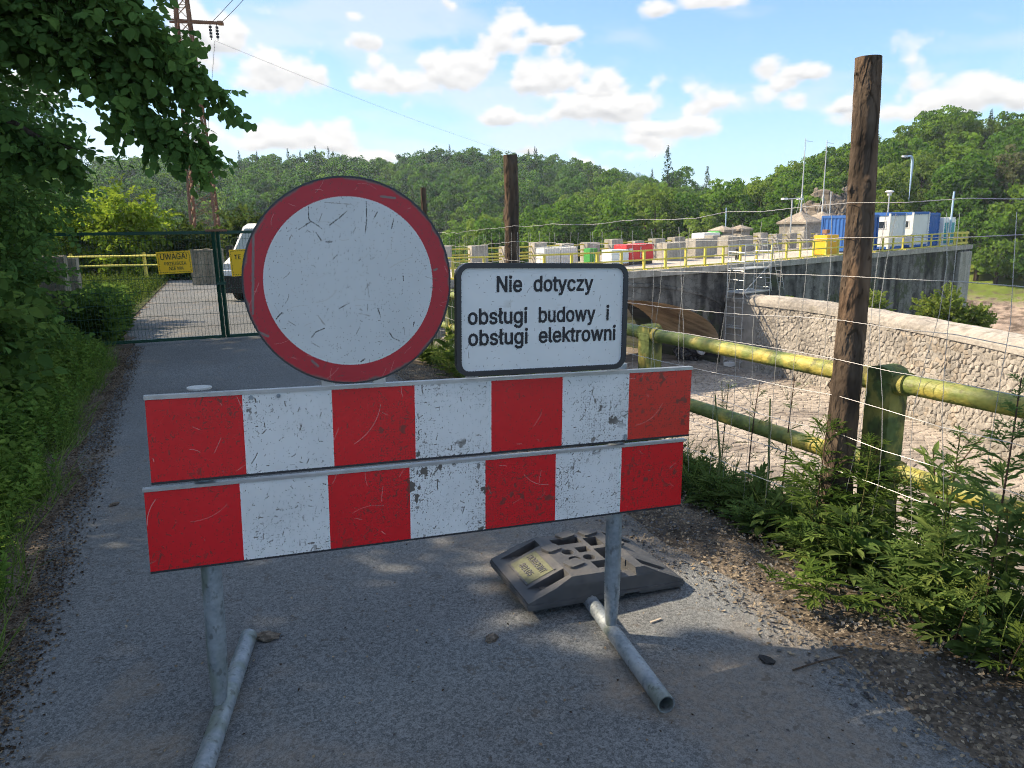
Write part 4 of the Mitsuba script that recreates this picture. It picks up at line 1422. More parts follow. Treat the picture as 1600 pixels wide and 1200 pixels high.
for (x, y, w, h, lab) in ((-8.30, 13.55, .42, 1.42, 'weathered mossy stone gate pillar nearest the left hinge of the gate'), (-9.05, 15.3, .34, 1.36, 'weathered stone pillar behind the gate, its edge catching the light')):
    solo('stone_pillar', xf(rough_block((w, w, h + .3), int(x * -10)), rotz(.35), (x, y, -.025 * y + h / 2 - .15)), 'shaded_old_concrete', lab, 'pillar', smooth=50)
solo('stone_pillar', xf(rough_block((1.25, .5, 1.45), 31), rotz(.2), (-12.3, 30.4, -.06)), 'shaded_old_concrete', 'wide grey concrete pillar block beyond the gate beside the van', 'pillar', smooth=50)
solo('steel_pole', tube([(-7.75, 11.7, -.4), (-7.78, 11.7, 2.0)], .032, 14), 'galvanised', 'grey steel pole standing in the hedge left of the gate', 'pole', smooth=50)
yk = thing('roadside_railing', 'pale yellow two rail fence along the grass behind the gate', 'railing')
for z in (.82, 1.20):
    part(yk, 'rail', tube([(-24.5, 31.0, -.75 + z), (-13.9, 30.4, -.75 + z)], .045, 10), 'dam_yellow', smooth=50)
for x in (-24, -21, -18, -15):
    part(yk, 'post', bx((.10, .10, 1.45), (x, 30.7, -.15)), 'dam_yellow')

pk = thing('lattice_pylon', 'tall rusty steel lattice pylon behind the gate', 'pylon')
PB = np.array([-18.35, 45.6, -1.3])
PRt = rotz(math.radians(12))
pl = lambda x, y, z: PB + PRt @ np.array([x, y, z])
hw = lambda z: .78 - .50 * z / 16.5
ZS = np.linspace(0, 16.5, 25)
for a, b in ((-1, -1), (1, -1), (1, 1), (-1, 1)):
    p0, p1 = pl(a * hw(0), b * hw(0), 0), pl(a * hw(16.5), b * hw(16.5), 16.5)
    part(pk, 'leg', cat([bar(p0, p1, .15, .03), bar(p0, p1, .03, .15)]), 'rust')
for k in range(24):
    z0, z1 = ZS[k], ZS[k + 1]
    for (a, b), (c, d) in (((-1, -1), (1, -1)), ((1, -1), (1, 1)), ((1, 1), (-1, 1)), ((-1, 1), (-1, -1))):
        A = lambda i, j, z: pl(i * hw(z), j * hw(z), z)
        q0, q1 = (A(a, b, z0), A(c, d, z1)) if k % 2 else (A(c, d, z0), A(a, b, z1))
        part(pk, 'brace', bar(q0, q1, .085, .03), 'rust')
        q0, q1 = (A(c, d, z0), A(a, b, z1)) if k % 2 else (A(a, b, z0), A(c, d, z1))
        if k < 13:
            part(pk, 'brace', bar(q0, q1, .075, .025), 'rust')
    if k % 2 == 0:
        part(pk, 'brace', cat([bar(A(a, b, z0), A(c, d, z0), .08, .02) for (a, b), (c, d) in (((-1, -1), (1, -1)), ((1, -1), (1, 1)), ((1, 1), (-1, 1)), ((-1, 1), (-1, -1)))]), 'rust')
for y in (-.28, .28):
    part(pk, 'crossarm', bar(pl(-.8, y, 14.35), pl(2.0, y * .5, 14.30), .11, .09), 'rust')
part(pk, 'crossarm', bar(pl(-2.2, 0, 15.9), pl(2.2, 0, 15.9), .11, .09), 'rust')
part(pk, 'arm_end', bx((.3, .5, .14), pl(2.0, 0, 14.3), PRt), 'rust')
for x, z in ((1.42, 14.24), (1.78, 14.22)):
    ik = part(pk, 'insulator', cat([xf(trimesh.creation.cylinder(.085, .10, sections=14), np.eye(3), pl(x, 0, z - .16 - .17 * j)) for j in range(4)] + [tube([pl(x, 0, z), pl(x, 0, z - .85)], .025, 6)]), 'ink')


def cable(p0, p1, sag, r, lab):
    u = np.linspace(0, 1, 40)[:, None]
    p = np.array(p0) * (1 - u) + np.array(p1) * u - np.array([0, 0, 1]) * sag * 4 * u * (1 - u)
    solo('overhead_cable', tube(p, r, 5), 'ink', lab, 'cable')


cable(pl(1.6, 0, 13.35), (60, 310, 26), 6.5, .008, 'long overhead cable slanting across the clouds from the pylon to the far hill')
cable(pl(2.0, 0, 14.3), (-2, 22, 13.5), .5, .016, 'overhead cable running from the crossarm up over the lane, lower of two')
cable(pl(1.6, 0, 14.4), (-1, 22, 14.6), .4, .016, 'overhead cable running from the crossarm up over the lane, upper of two')
cable(pl(1.6, 0, 13.35), (-18.2, 45.0, 2.5), .0, .012, 'thin cable hanging down beside the right leg of the pylon')

# ------------------------------------------------------------------ scaffold and rubbish at the foot of the arch
sk = thing('scaffold_tower', 'galvanised scaffold tower with planks and ladders against the dam beside the arch', 'scaffold')
SQ = q_at(12.7, 42.0)
SR = dam_R(SQ); SC = dam(np.array(SQ), -1.15, FLOOR)
sp = lambda x, y, z: SC + SR @ np.array([x, y, z])
for x in (-1.15, 1.15):
    for y in (-.55, .55):
        part(sk, 'standard', tube([sp(x, y, 0), sp(x, y, 6.75)], .026, 8), 'steel_tube', smooth=50)
for z in np.arange(.35, 6.6, .5):
    for x in (-1.15, 1.15):
        part(sk, 'rung', tube([sp(x, -.55, z), sp(x, .55, z)], .017, 6), 'steel_tube')
for z in (.4, 2.2, 4.2, 5.7, 6.2, 6.7):
    for y in (-.55, .55):
        part(sk, 'ledger', tube([sp(-1.15, y, z), sp(1.15, y, z)], .022, 6), 'steel_tube')
for z0, z1, a in ((.3, 2.2, 1), (2.2, 4.2, -1), (4.2, 5.7, 1)):
    part(sk, 'diagonal', tube([sp(-1.15 * a, -.57, z0), sp(1.15 * a, -.57, z1)], .020, 6), 'steel_tube')
for z in (2.2, 4.15, 5.45):
    for y in (-.36, 0, .36):
        part(sk, 'plank', bx((2.3, .32, .045), sp(0, y, z), SR), 'steel_tube')
for x0, z0, x1, z1 in ((.75, 4.2, .1, 7.1), (1.9, 4.15, .9, 7.3)):
    lk = part(sk, 'ladder', cat([tube([sp(x0, dy, z0), sp(x1, dy, z1)], .02, 6) for dy in (-.95, -.60)] + [tube([sp(x0 + (x1 - x0) * u, -.95, z0 + (z1 - z0) * u), sp(x0 + (x1 - x0) * u, -.60, z0 + (z1 - z0) * u)], .013, 5) for u in np.linspace(.05, .95, 10)]), 'steel_tube')


def lump(size, seed, amp=.35):
    m = trimesh.creation.icosphere(3)
    v = np.asarray(m.vertices)
    d = 1 + amp * 2 * (fb(v[:, 0] * 2.2, v[:, 1] * 2.2, v[:, 2] * 2.2, seed, 4) - .5)
    return TM(v * d[:, None] * np.array(size), m.faces)


hk = thing('rubbish_heap', 'heap of crumpled black plastic sheeting on the basin floor under the arch', 'rubbish')
for k in range(9):
    part(hk, 'bundle', xf(lump((.42, .34, .32), 50 + k, .7), rotz(k * 1.3), (10.4 + .5 * math.cos(k * 2.4) * (k / 9 + .3) * 1.3, 42.6 + .4 * math.sin(k * 2.4), FLOOR + .28 + .22 * (k % 3))), 'black_plastic', smooth=40)
solo('cement_sack', xf(lump((.26, .22, .22), 71, .3), np.eye(3), (10.95, 41.8, FLOOR + .72)), 'white_paint', 'small white sack on the black rubbish heap', 'sack', smooth=40)
solo('foam_slab', xf(bx((.75, .42, .20), bev=.03), rotz(.5), (12.35, 40.6, FLOOR + .16)), 'white_paint', 'pale slab lying on the basin floor at the foot of the scaffold', 'slab')

# ------------------------------------------------------------------ on the deck of the dam
def on_deck(q, back, rot=0.0):
    return dam_R(q) @ rotz(rot), dam(np.array(q), back, DECK)


rgk = thing('red_generator', 'red site generator with a grey panel standing on the dam deck', 'generator')
R_, c_ = on_deck(q_at(10.2, 40.7), 5.2)
part(rgk, 'housing', xf(bx((2.2, 1.1, .95), (0, 0, .72), bev=.07), R_, c_), 'red_paint', smooth=30)
part(rgk, 'skid', xf(bx((2.1, 1.0, .24), (0, 0, .13)), R_, c_), 'black_plastic')
part(rgk, 'door', xf(bx((.8, .02, .62), (-.45, -.56, .72), bev=.005), R_, c_), 'red_paint')
part(rgk, 'door', xf(bx((.8, .02, .62), (.50, -.56, .72), bev=.005), R_, c_), 'red_paint')
part(rgk, 'panel', xf(bx((.30, .02, .22), (-.75, -.575, .86)), R_, c_), 'cream_panel')
part(rgk, 'latch', xf(bx((.05, .04, .66), (.03, -.565, .72)), R_, c_), 'steel_tube')
for k, lab in ((0, 'white caged liquid tank on the dam deck, left of two side by side'), (1, 'white caged liquid tank on the dam deck, right of two side by side')):
    key = thing('caged_tank', lab, 'tank')
    R_, c_ = on_deck(q_at(6.3, 37.9) + k * 1.32, 9.0 - 1.3)
    part(key, 'bottle', xf(bx((1.12, .92, .92), (0, 0, .62), bev=.06), R_, c_), 'tank_plastic', smooth=30)
    part(key, 'pallet', xf(bx((1.2, 1.0, .13), (0, 0, .075)), R_, c_), 'steel_tube')
    part(key, 'cage', cat([xf(bx((.022, .022, .98), (x, y, .63)), R_, c_) for x in np.linspace(-.6, .6, 8) for y in (-.5, .5)] + [xf(bx((1.22, .022, .022), (0, y, z)), R_, c_) for z in (.16, .48, .8, 1.12) for y in (-.52, .52)]
                          + [xf(bx((.022, 1.02, .022), (x, 0, z)), R_, c_) for z in (.16, .48, .8, 1.12) for x in (-.6, .6)]), 'steel_tube', kind='stuff')
R_, c_ = on_deck(q_at(6.3, 37.9) + 3.2, 7.4)
solo('green_bin', xf(bx((.6, .6, .95), (0, 0, .48), bev=.05), R_, c_), 'green_paint', 'green bin between the caged tanks and the wrapped pallet', 'bin')
key = thing('wrapped_pallet', 'pale plastic wrapped pallet of blocks left of the red generator', 'pallet')
R_, c_ = on_deck(q_at(9.0, 39.8) - .4, 4.8)
for k in range(3):
    for j in range(2):
        part(key, 'block', xf(bx((.64, .9, .26), (-.33 + .66 * j, 0, .28 + .27 * k), bev=.02), R_, c_), 'pale_wrap')
part(key, 'base', xf(bx((1.3, .95, .13), (0, 0, .08)), R_, c_), 'rust')

key = thing('yellow_generator', 'yellow boxy generator standing in front of the blue corrugated container', 'generator')
YQ = q_at(21.6, 48.8)
R_, c_ = on_deck(YQ, .95)
part(key, 'housing', xf(bx((1.45, .9, 1.25), (0, 0, .75), bev=.05), R_, c_), 'yellow_paint', smooth=30)
part(key, 'skid', xf(bx((1.35, .8, .12), (0, 0, .07)), R_, c_), 'black_plastic')
part(key, 'label', xf(bx((.36, .012, .16), (.25, -.452, 1.0)), R_, c_), 'cream_panel')
part(key, 'exhaust', xf(cat([bx((.42, .3, .26), (-.1, 0, 1.60)), bx((.06, .06, .30), (-.1, 0, 1.45))]), R_, c_), 'rust')


def container(name, label, q, back, w, d, h, wall, frame_, trim=None, ribs=True, window=False):
    key = thing(name, label, 'container')
    R_, c_ = on_deck(q, back)
    B = lambda s, c, m, n, **k: part(key, n, xf(bx(s, c, **k), R_, c_), m)
    for x in (-w / 2 + .06, w / 2 - .06):
        for y in (.06, d - .06):
            B((.13, .13, h), (x, y, h / 2 + .12), frame_, 'corner_post')
    for z, n in ((.20, 'bottom_rail'), (h + .06, 'top_rail')):
        B((w - .02, d - .02, .18), (0, d / 2, z), trim or frame_, n)
    if ribs:
        for n, L_, ax in (('front_wall', w, 0), ('left_wall', d, 1)):
            x = np.arange(-L_ / 2 + .12, L_ / 2 - .12, .07)
            y = .045 * np.array([(0, 0, 1, 1)[k % 4] for k in range(len(x))])
            v = np.vstack([np.column_stack([x, y, x * 0 + .26]), np.column_stack([x, y, x * 0 + h])])
            i = np.arange(len(x) - 1)
            m = TM(v, np.vstack([np.stack([i, i + 1, i + 1 + len(x)], 1), np.stack([i, i + 1 + len(x), i + len(x)], 1)]))
            m = xf(m, np.eye(3), (0, .03, 0)) if ax == 0 else xf(m, rotz(math.pi / 2), (-w / 2 + .08, d / 2, 0))
            part(key, n, xf(m, R_, c_), wall)
        B((.03, d - .2, h - .3), (w / 2 - .05, d / 2, h / 2 + .1), wall, 'right_wall')
        B((w - .2, .03, h - .3), (0, d - .05, h / 2 + .1), wall, 'rear_wall')
    else:
        B((w - .14, d - .14, h - .12), (0, d / 2, h / 2 + .14), wall, 'wall')
        for k in range(int(w / .6)):
            B((.012, .012, h - .3), (-w / 2 + .5 + k * .6, .072, h / 2 + .12), frame_, 'wall_seam')
    B((w - .1, d - .1, .05), (0, d / 2, h + .14), trim or frame_, 'roof')
    if window:
        wk = B((.05, 1.0, .62), (-w / 2 + .06, .8, 1.85), 'cream_panel', 'window')
        part(wk, 'pane', xf(bx((.03, .84, .46), (-w / 2 + .030, .8, 1.85)), R_, c_), 'window_dark')
        B((.05, .9, 2.0), (-w / 2 + .06, 2.2, 1.25), 'cream_panel', 'door')
    return key


container('blue_container', 'blue corrugated shipping container on the dam behind the yellow generator', q_at(25.1, 51.5) + 1.25, .95, 2.44, 3.0, 2.45, 'blue_paint', 'blue_paint')
WQ = q_at(27.9, 53.7) + .8
container('office_container', 'white office container with blue roof edge, nearer of the two', WQ + 1.25, 1.1, 2.44, 3.2, 2.55, 'cream_panel', 'cream_panel', 'blue_paint', False, True)
container('office_container', 'white office container with blue roof edge, farther of the two, behind the tall lamp', WQ + 5.0, 1.1, 2.7, 3.6, 2.6, 'cream_panel', 'cream_panel', 'blue_paint', False, True)
container('storage_container', 'small bright blue container beyond the white office containers', WQ + 7.6, 1.3, 2.0, 4.2, 2.5, 'blue_paint', 'blue_paint', None, True)
for k, lab in ((0, 'white portable toilet with teal door next to the small blue container'), (1, 'white portable toilet with teal door nearest the end of the dam')):
    key = thing('portable_toilet', lab, 'toilet')
    R_, c_ = on_deck(WQ + 9.35 + 1.15 * k, 1.6)
    part(key, 'cabin', xf(bx((1.05, 1.05, 2.1), (0, 0, 1.08), bev=.08), R_, c_), 'white_paint', smooth=30)
    part(key, 'door', xf(bx((.62, .03, 1.65), (0, -.53, 1.05)), R_, c_), 'teal_paint')
    part(key, 'roof', xf(bx((1.0, 1.0, .16), (0, 0, 2.2), bev=.07), R_, c_), 'white_paint', smooth=30)
key = thing('orange_machine', 'small orange machine with a raised arm behind the corner barrier', 'machine')
R_, c_ = on_deck(QEND - 1.1, 2.2)
for n, s, c, m in (('body', (1.1, .9, .5), (0, 0, .75), 'black_plastic'), ('mast', (.10, .10, 1.7), (.25, 0, 1.35), 'orange_paint'), ('arm', (.9, .09, .10), (.55, 0, 2.15), 'orange_paint'), ('wheels', (1.0, 1.0, .42), (0, 0, .24), 'dark_rubber')):
    part(key, n, xf(bx(s, c, bev=.02), R_, c_), m)


def hut(q, back, w, h, lab, mast):
    key = thing('stone_hut', lab, 'hut')
    R_, c_ = on_deck(q, back)
    part(key, 'wall', xf(rough_block((w, w, h), int(q), amp=.03), R_, c_ + [0, 0, h / 2]), 'stone', smooth=50)
    e = w / 2 + .18
    v = np.array([(-e, -e, h), (e, -e, h), (e, e, h), (-e, e, h), (-e, -e, h + .16), (e, -e, h + .16), (e, e, h + .16), (-e, e, h + .16), (0, 0, h + w * .42)])
    f = [(0, 2, 1), (0, 3, 2)] + [t for i in range(4) for t in ((i, (i + 1) % 4, (i + 1) % 4 + 4), (i, (i + 1) % 4 + 4, i + 4))] + [(4 + i, 4 + (i + 1) % 4, 8) for i in range(4)]
    part(key, 'roof', xf(TM(v, f), R_, c_), 'stone_warm')
    if mast:
        mk = thing('radio_mast', mast, 'mast')
        b = c_ + [0, 0, h + w * .40]
        part(mk, 'pole', tube([b, b + [0, 0, 3.2], b + [0, 0, 6.2]], [.065, .05, .03], 8), 'steel_tube', smooth=50)
        for a in (0, 2.1, 4.2):
            part(mk, 'stay', tube([b + [math.cos(a) * .5, math.sin(a) * .5, -.15], b + [0, 0, 1.7]], .018, 5), 'steel_tube')
        part(mk, 'aerial', tube([b + [-.05, 0, 6.0], b + [.75, .3, 5.92]], .02, 5), 'steel_tube')


hut(q_at(29.2, 56.8) + 3.0, 11.4, 2.5, 1.95, 'square stone hut with a pyramid roof behind the blue container', 'tall thin radio mast on the stone hut left of the near wooden post')
hut(q_at(29.2, 56.8) + 6.4, 11.4, 2.5, 1.95, 'square stone hut with a pyramid roof hidden behind the near wooden post', 'tall thin radio mast half behind the near wooden post')
hut(q_at(24.0, 51.0) + 2.3, 11.6, 1.1, 1.55, 'small stone kiosk with a pyramid cap on the far parapet, right of two', None)
hut(q_at(24.0, 51.0) + .2, 11.8, 1.2, 1.5, 'small stone kiosk with a pyramid cap on the far parapet, left of two', None)


def lamp(q, back, h, kind, lab, r=.06, mat='light_blue'):
    key = thing('street_lamp', lab, 'lamp')
    b = dam(np.array(q), back, DECK)
    R_ = dam_R(q)
    p = lambda x, z: b + R_ @ np.array([x, 0, z])
    if kind == 'hook':
        a = np.linspace(0, 1.9, 9)
        pts = [p(0, 0), p(0, h * .5)] + [p(-.45 + .45 * math.cos(t), h - .45 + .45 * math.sin(t)) for t in a] + [p(-1.1, h - .06)]
        part(key, 'pole', tube(pts, np.linspace(r * 1.25, r * .75, len(pts)), 10), mat, smooth=50)
        part(key, 'lantern', xf(bx((.55, .22, .12), bev=.04), R_, p(-1.25, h - .06)), 'steel_tube')
    else:
        part(key, 'pole', tube([p(0, 0), p(0, h)], r, 10), mat, smooth=50)
        if kind == 'double':
            part(key, 'arm', tube([p(-.95, h + .02), p(.95, h + .10)], .045, 8), 'steel_tube')
            for x in (-1.15, 1.15):
                part(key, 'lantern', xf(bx((.6, .3, .16), bev=.05), R_, p(x, h + .04)), 'cream_panel')
        if kind == 'mushroom':
            part(key, 'lantern', xf(trimesh.creation.revolve(np.array([(0, 0), (.16, 0), (.18, .22), (.36, .30), (.30, .40), (0, .46)]), sections=16), np.eye(3), p(0, h)), 'cream_panel')


lamp(q_at(29.7, 55.0), .55, 6.7, 'hook', 'tall pale blue street lamp with a curved head in front of the white containers', .085)
lamp(QEND - 1.9, .9, 4.3, 'plain', 'plain pale blue lamp pole near the end of the dam', .075)
lamp(QEND - 1.0, 6.5, 4.2, 'mushroom', 'short lamp with a mushroom head behind the portable toilets', .055, 'steel_tube')
lamp(q_at(33.0, 57.6), 9.0, 4.6, 'plain', 'thin grey pole behind the nearer white container', .045, 'steel_tube')
lamp(q_at(29.8, 55.5) + .6, 10.6, 4.0, 'double', 'twin armed street lamp behind the blue container', .06, 'steel_tube')
lamp(QEND - 2.6, 7.5, 4.4, 'hook', 'small grey hooked lamp behind the small blue container', .04, 'steel_tube')
lamp(q_at(24.5, 51.2) + .4, 12.0, 3.4, 'plain', 'thin blue pole left of the stone huts', .04)
key = thing('white_trailer', 'small white trailer with a green cover parked behind the far parapet', 'trailer')
R_, c_ = on_deck(q_at(22.0, 49.2) + 1.0, 11.9)
part(key, 'box', xf(bx((2.0, 1.2, .95), (0, 0, 1.0), bev=.08), R_, c_), 'white_paint')
part(key, 'cover', xf(bx((1.0, 1.1, .25), (1.4, 0, 1.45), bev=.08), R_, c_), 'green_paint')
part(key, 'wheels', xf(bx((.6, 1.25, .5), (0, 0, .3), bev=.1), R_, c_), 'dark_rubber')
solo('traffic_plate', xf(bx((.45, .04, .62), (0, 0, .55), bev=.01), *on_deck(q_at(13.6, 42.8), .6)), 'sign_frame', 'dark plate leaning on the dam railing above the scaffold', 'plate')

# rock outcrop at the foot of the right hill
_m = trimesh.creation.icosphere(5)
_v = np.asarray(_m.vertices)
_n1 = fb(_v[:, 0] * 2.3, _v[:, 1] * 2.3, _v[:, 2] * 5 + _v[:, 0] * 2, 61, 6)
_rk = TM(_v * (.72 + .55 * np.round(_n1 * 9) / 9 + .18 * _n1)[:, None] * [4.6, 4.4, 6.8], _m.faces)
principled('rock', lambda p, n, uv: mix((.055, .05, .045), (.28, .245, .205), fbm(p.x * .5, p.y * .5, p.z * 1.1, 5)), .95, spec=.1, bump=lambda p, n, uv: .5 * fbm(p.x * .7, p.y * .7, p.z * 1.6, 4), eps=.04)
solo('rock_outcrop', xf(_rk, rotz(.6), (47.0, 111.0, -2.2)), 'rock', 'grey brown rock outcrop at the foot of the right hill', 'rock')


# ------------------------------------------------------------------ trees, hedge and undergrowth on the left
DARK, MID_ = (.085, .175, .052), (.155, .275, .068)
gt = np.random.default_rng(99)


def branch(pts, r0, r1, n=14):
    p = np.array(pts, float)
    c = CubicSpline(np.linspace(0, 1, len(p)), p)
    u = np.linspace(0, 1, n)
    return tube(c(u) + gt.normal(size=(n, 3)) * .012, np.linspace(r0, r1, n), 7), c


# the overhanging tree: its trunk stands left of the frame
tk = thing('overhanging_tree', 'dark leafy broad tree overhanging the lane from the left edge', 'tree')
m, _ = branch([(-5.35, 4.7, -.2), (-5.3, 4.8, 1.5), (-5.4, 5.0, 3.4), (-5.6, 5.3, 5.6)], .19, .09)
part(tk, 'trunk', m, 'bark', smooth=60)
limbs = [[(-5.3, 4.9, 2.3), (-4.2, 5.1, 2.85), (-3.2, 5.2, 2.95), (-2.25, 5.25, 2.75)],
         [(-5.35, 4.95, 2.8), (-4.3, 5.0, 3.3), (-3.3, 5.1, 3.35), (-2.5, 5.1, 3.2)],
         [(-5.3, 4.9, 1.9), (-4.5, 5.3, 2.25), (-3.7, 5.5, 2.30), (-3.15, 5.6, 2.10)],
         [(-5.4, 5.0, 3.4), (-4.4, 4.9, 4.1), (-3.4, 5.0, 4.2), (-2.6, 5.1, 3.9)],
         [(-5.3, 4.8, 1.4), (-4.8, 5.2, 1.6), (-4.35, 5.6, 1.45)]]
for l in limbs:
    m, _ = branch(l, .055, .012)
    part(tk, 'branch', m, 'bark', smooth=60)
Lv = Leaves()
caps = [((-4.6, 5.1, 2.9), (-3.1, 5.2, 3.0), .50, .34, 420), ((-3.3, 5.2, 2.95), (-2.30, 5.25, 2.72), .34, .20, 190), ((-2.75, 5.25, 2.7), (-2.35, 5.3, 2.22), .18, .10, 70), ((-2.45, 5.3, 2.75), (-1.98, 5.35, 2.42), .10, .05, 26), ((-2.3, 5.3, 2.35), (-2.12, 5.35, 2.02), .10, .05, 22),
        ((-4.5, 5.0, 3.4), (-2.75, 5.1, 3.35), .50, .24, 420), ((-2.75, 5.1, 3.2), (-2.42, 5.15, 2.95), .16, .09, 40),
        ((-4.9, 5.3, 2.2), (-3.75, 5.5, 2.36), .36, .16, 260), ((-3.75, 5.5, 2.34), (-3.2, 5.6, 2.10), .12, .06, 60),
        ((-5.0, 5.0, 4.2), (-2.9, 5.0, 4.15), .55, .35, 330),
        ((-4.9, 5.4, 1.2), (-4.55, 5.5, 2.4), .42, .44, 420), ((-5.4, 5.4, .9), (-5.0, 5.2, 3.2), .5, .7, 500)]
caps = [(a, b, r, q, int(n * 1.25)) for a, b, r, q, n in caps]
capsule_foliage(Lv, gt, caps, SPRAY_R, .235, (DARK, MID_), down=.38, out=.55, along=.75)
part(tk, 'foliage', Lv.shape(), None, kind='stuff')
# single leaves nearest the camera along the outer twigs
one = []
for _ in range(260):
    l = limbs[int(gt.integers(3))]
    c = CubicSpline(np.linspace(0, 1, len(l)), np.array(l, float))
    u = gt.uniform(.45, 1.02)
    p = c(u) + gt.normal(size=3) * [.16, .12, .16] - [0, .10, 0]
    one.append((p, np.array([.5, -.3, -.7]) + gt.normal(size=3) * .45, np.array([0, -.3, 1.0]) + gt.normal(size=3) * .5))
for k, (p, a, q) in enumerate(one):
    Lq = Leaves()
    h = gt.random()
    Lq.add(ROUND, [p], [a], [q], gt.uniform(.055, .085), np.array(DARK) * (1 - h) + np.array(MID_) * h)
    part(tk, 'leaf', Lq.shape(), None)
# a few withered brown leaves
Lq = Leaves()
n = 9
Lq.add(ROUND, np.array([-4.05, 4.75, 2.76]) + gt.normal(size=(n, 3)) * .05, gt.normal(size=(n, 3)) * .4 + [.5, 0, -1], gt.normal(size=(n, 3)) + [0, -1, 0], .085, np.array([.22, .085, .04]))
part(tk, 'withered_leaves', Lq.shape(), None, label='withered rust brown leaves', kind='stuff')


def crown_tree(name, label, base, trunk_h, blobs, cols, size, sprays, group=None, r=.15):
    key = thing(name, label, 'tree', group)
    b = np.array(base, float)
    m, _ = branch([b, b + [.05, 0, trunk_h * .5], b + [0, .1, trunk_h]], r, r * .4)
    part(key, 'trunk', m, 'bark', smooth=60)
    Lv = Leaves()
    capsule_foliage(Lv, gt, blobs, sprays, size, cols, out=.9, along=.15, down=.2)
    part(key, 'crown', Lv.shape(), None)
    return key


# the row of trees along the left side, whose crowns shade the lane
def blob(c, r, n):
    c = np.array(c, float)
    return (c - [0, 0, r * .25], c + [0, 0, r * .25], r, r * .9, n)


for (x, y, zt, w, lab) in ((-8.55, 2.8, 8.1, 1.95, 'tall leafy tree left of the lane beside the camera'), (-9.55, 8.1, 9.3, 2.2, 'tall leafy tree left of the lane behind the overhanging branches'),
                       (-11.75, 11.5, 8.3, 2.2, 'leafy tree left of the lane near the gate hinge')):
    bl = [blob((x + math.cos(a) * w * .62, y + math.sin(a) * w * .62, zt * f), w * .62, 120) for a, f in zip(np.arange(7) * 2.4, (.45, .50, .56, .62, .68, .74, .80))] + [blob((x, y, zt * .88), w * .55, 110), blob((x, y, zt * .62), w * .7, 120)]
    crown_tree('lane_tree', lab, (x, y, -.3), zt * .7, bl, (DARK, MID_), .62, SPRAY_L)

crown_tree('lane_tree', 'very tall slender tree added out of view left of the lane to shade the signs', (-10.6, 4.7, -.1), 11.0,  # added unseen tree, crown shaped to shade the signs and leave a sun gap
           [blob(c, r, n) for c, r, n in (((-10.6, 3.6, 9.6), 1.0, 110), ((-10.4, 4.3, 11.0), 1.2, 130), ((-10.6, 4.0, 12.4), 1.1, 110), ((-10.5, 5.0, 12.8), 1.0, 90), ((-10.6, 3.4, 8.2), .9, 80))],
           (DARK, MID_), .62, SPRAY_L, r=.14)

crown_tree('hedge_tree', 'dark leafy tree hanging over the left hinge of the gate', (-8.2, 9.4, -.2), 2.6,
           [blob(c, r, n) for c, r, n in (((-7.5, 9.4, 2.2), .75, 150), ((-6.7, 9.6, 2.7), .65, 150), ((-6.15, 9.7, 3.2), .55, 130), ((-7.3, 9.4, 3.5), .8, 160), ((-6.5, 8.6, 1.9), .5, 110), ((-6.2, 7.9, 1.15), .45, 90), ((-6.7, 8.3, 3.1), .7, 150), ((-5.9, 7.4, 2.4), .55, 120), ((-5.7, 7.2, 1.4), .45, 90), ((-6.0, 9.6, 2.05), .55, 170), ((-6.5, 9.7, 1.5), .5, 130), ((-6.6, 9.0, 2.7), .6, 150), ((-5.65, 8.4, 1.9), .42, 120), ((-5.5, 8.0, 1.1), .40, 100), ((-6.0, 9.4, 2.75), .5, 140))],
           (DARK, MID_), .30, SPRAY_O, r=.09)

# hedge: elder and bramble shrubs from the camera to the gate
for k, (x, y, h, w, lab) in enumerate(((-4.95, 6.3, 1.15, .62, 'leafy elder shrub under the overhanging tree'), (-5.9, 8.2, 1.35, .75, 'leafy elder shrub in the hedge halfway to the gate'), (-7.25, 9.8, 1.6, .72, 'leafy bramble shrub with white flowers left of the gate pillar'),
                               (-8.75, 11.2, 2.5, .70, 'tall leafy shrub at the hinge of the gate'), (-10.3, 13.0, 3.1, .95, 'tall shrub behind the left gate pillar'), (-11.6, 15.6, 3.2, 1.2, 'dark shrub behind the stone pillars'),
                               (-5.2, 4.0, 1.2, .65, 'leafy shrub at the left edge of the frame'), (-6.2, 6.8, 2.4, .9, 'tall dark shrub deep in the hedge'), (-7.6, 9.0, 3.0, 1.0, 'tall dark shrub behind the elder hedge'))):
    key = thing('shrub', lab, 'shrub')
    z0 = -.025 * y + .15
    Lv = Leaves()
    for _ in range(7):
        a = gt.uniform(0, 6.3)
        Lv.raw(tube([(x, y, z0 - .3), (x + math.cos(a) * w * .3, y + math.sin(a) * w * .3, z0 + h * .5), (x + math.cos(a) * w * .7, y + math.sin(a) * w * .7, z0 + h * .95)], [.018, .012, .005], 5), (.06, .05, .035))
    bl = [blob((x + math.cos(a) * w * .5, y + math.sin(a) * w * .5, z0 + h * f), w * .52, int(80 * max(1, h * .7))) for a, f in zip(np.arange(8) * 2.4 + k, (.2, .35, .45, .6, .7, .8, .9, .5))]
    capsule_foliage(Lv, gt, bl, SPRAY_O if k % 2 else SPRAY_L, .30 if h < 2 else .36, ((.095, .185, .05), (.18, .28, .065)), out=.8, along=.1, down=.05)
    part(key, 'foliage', Lv.shape(), None)
    if 'white flowers' in lab:
        for _ in range(9):
            c = np.array([x + .35 + gt.normal() * .32, y - .25 + gt.normal() * .25, z0 + h * .5 + gt.normal() * .25])
            F = Leaves()
            n = 5
            a = np.arange(n) * 2 * math.pi / n
            F.add(ROUND, np.tile(c, (n, 1)), np.stack([np.cos(a), 0 * a - .5, np.sin(a)], 1), np.tile([0, -1.0, 0], (n, 1)), .032, np.array([.75, .75, .72]))
            part(key, 'flower', F.shape(), None)

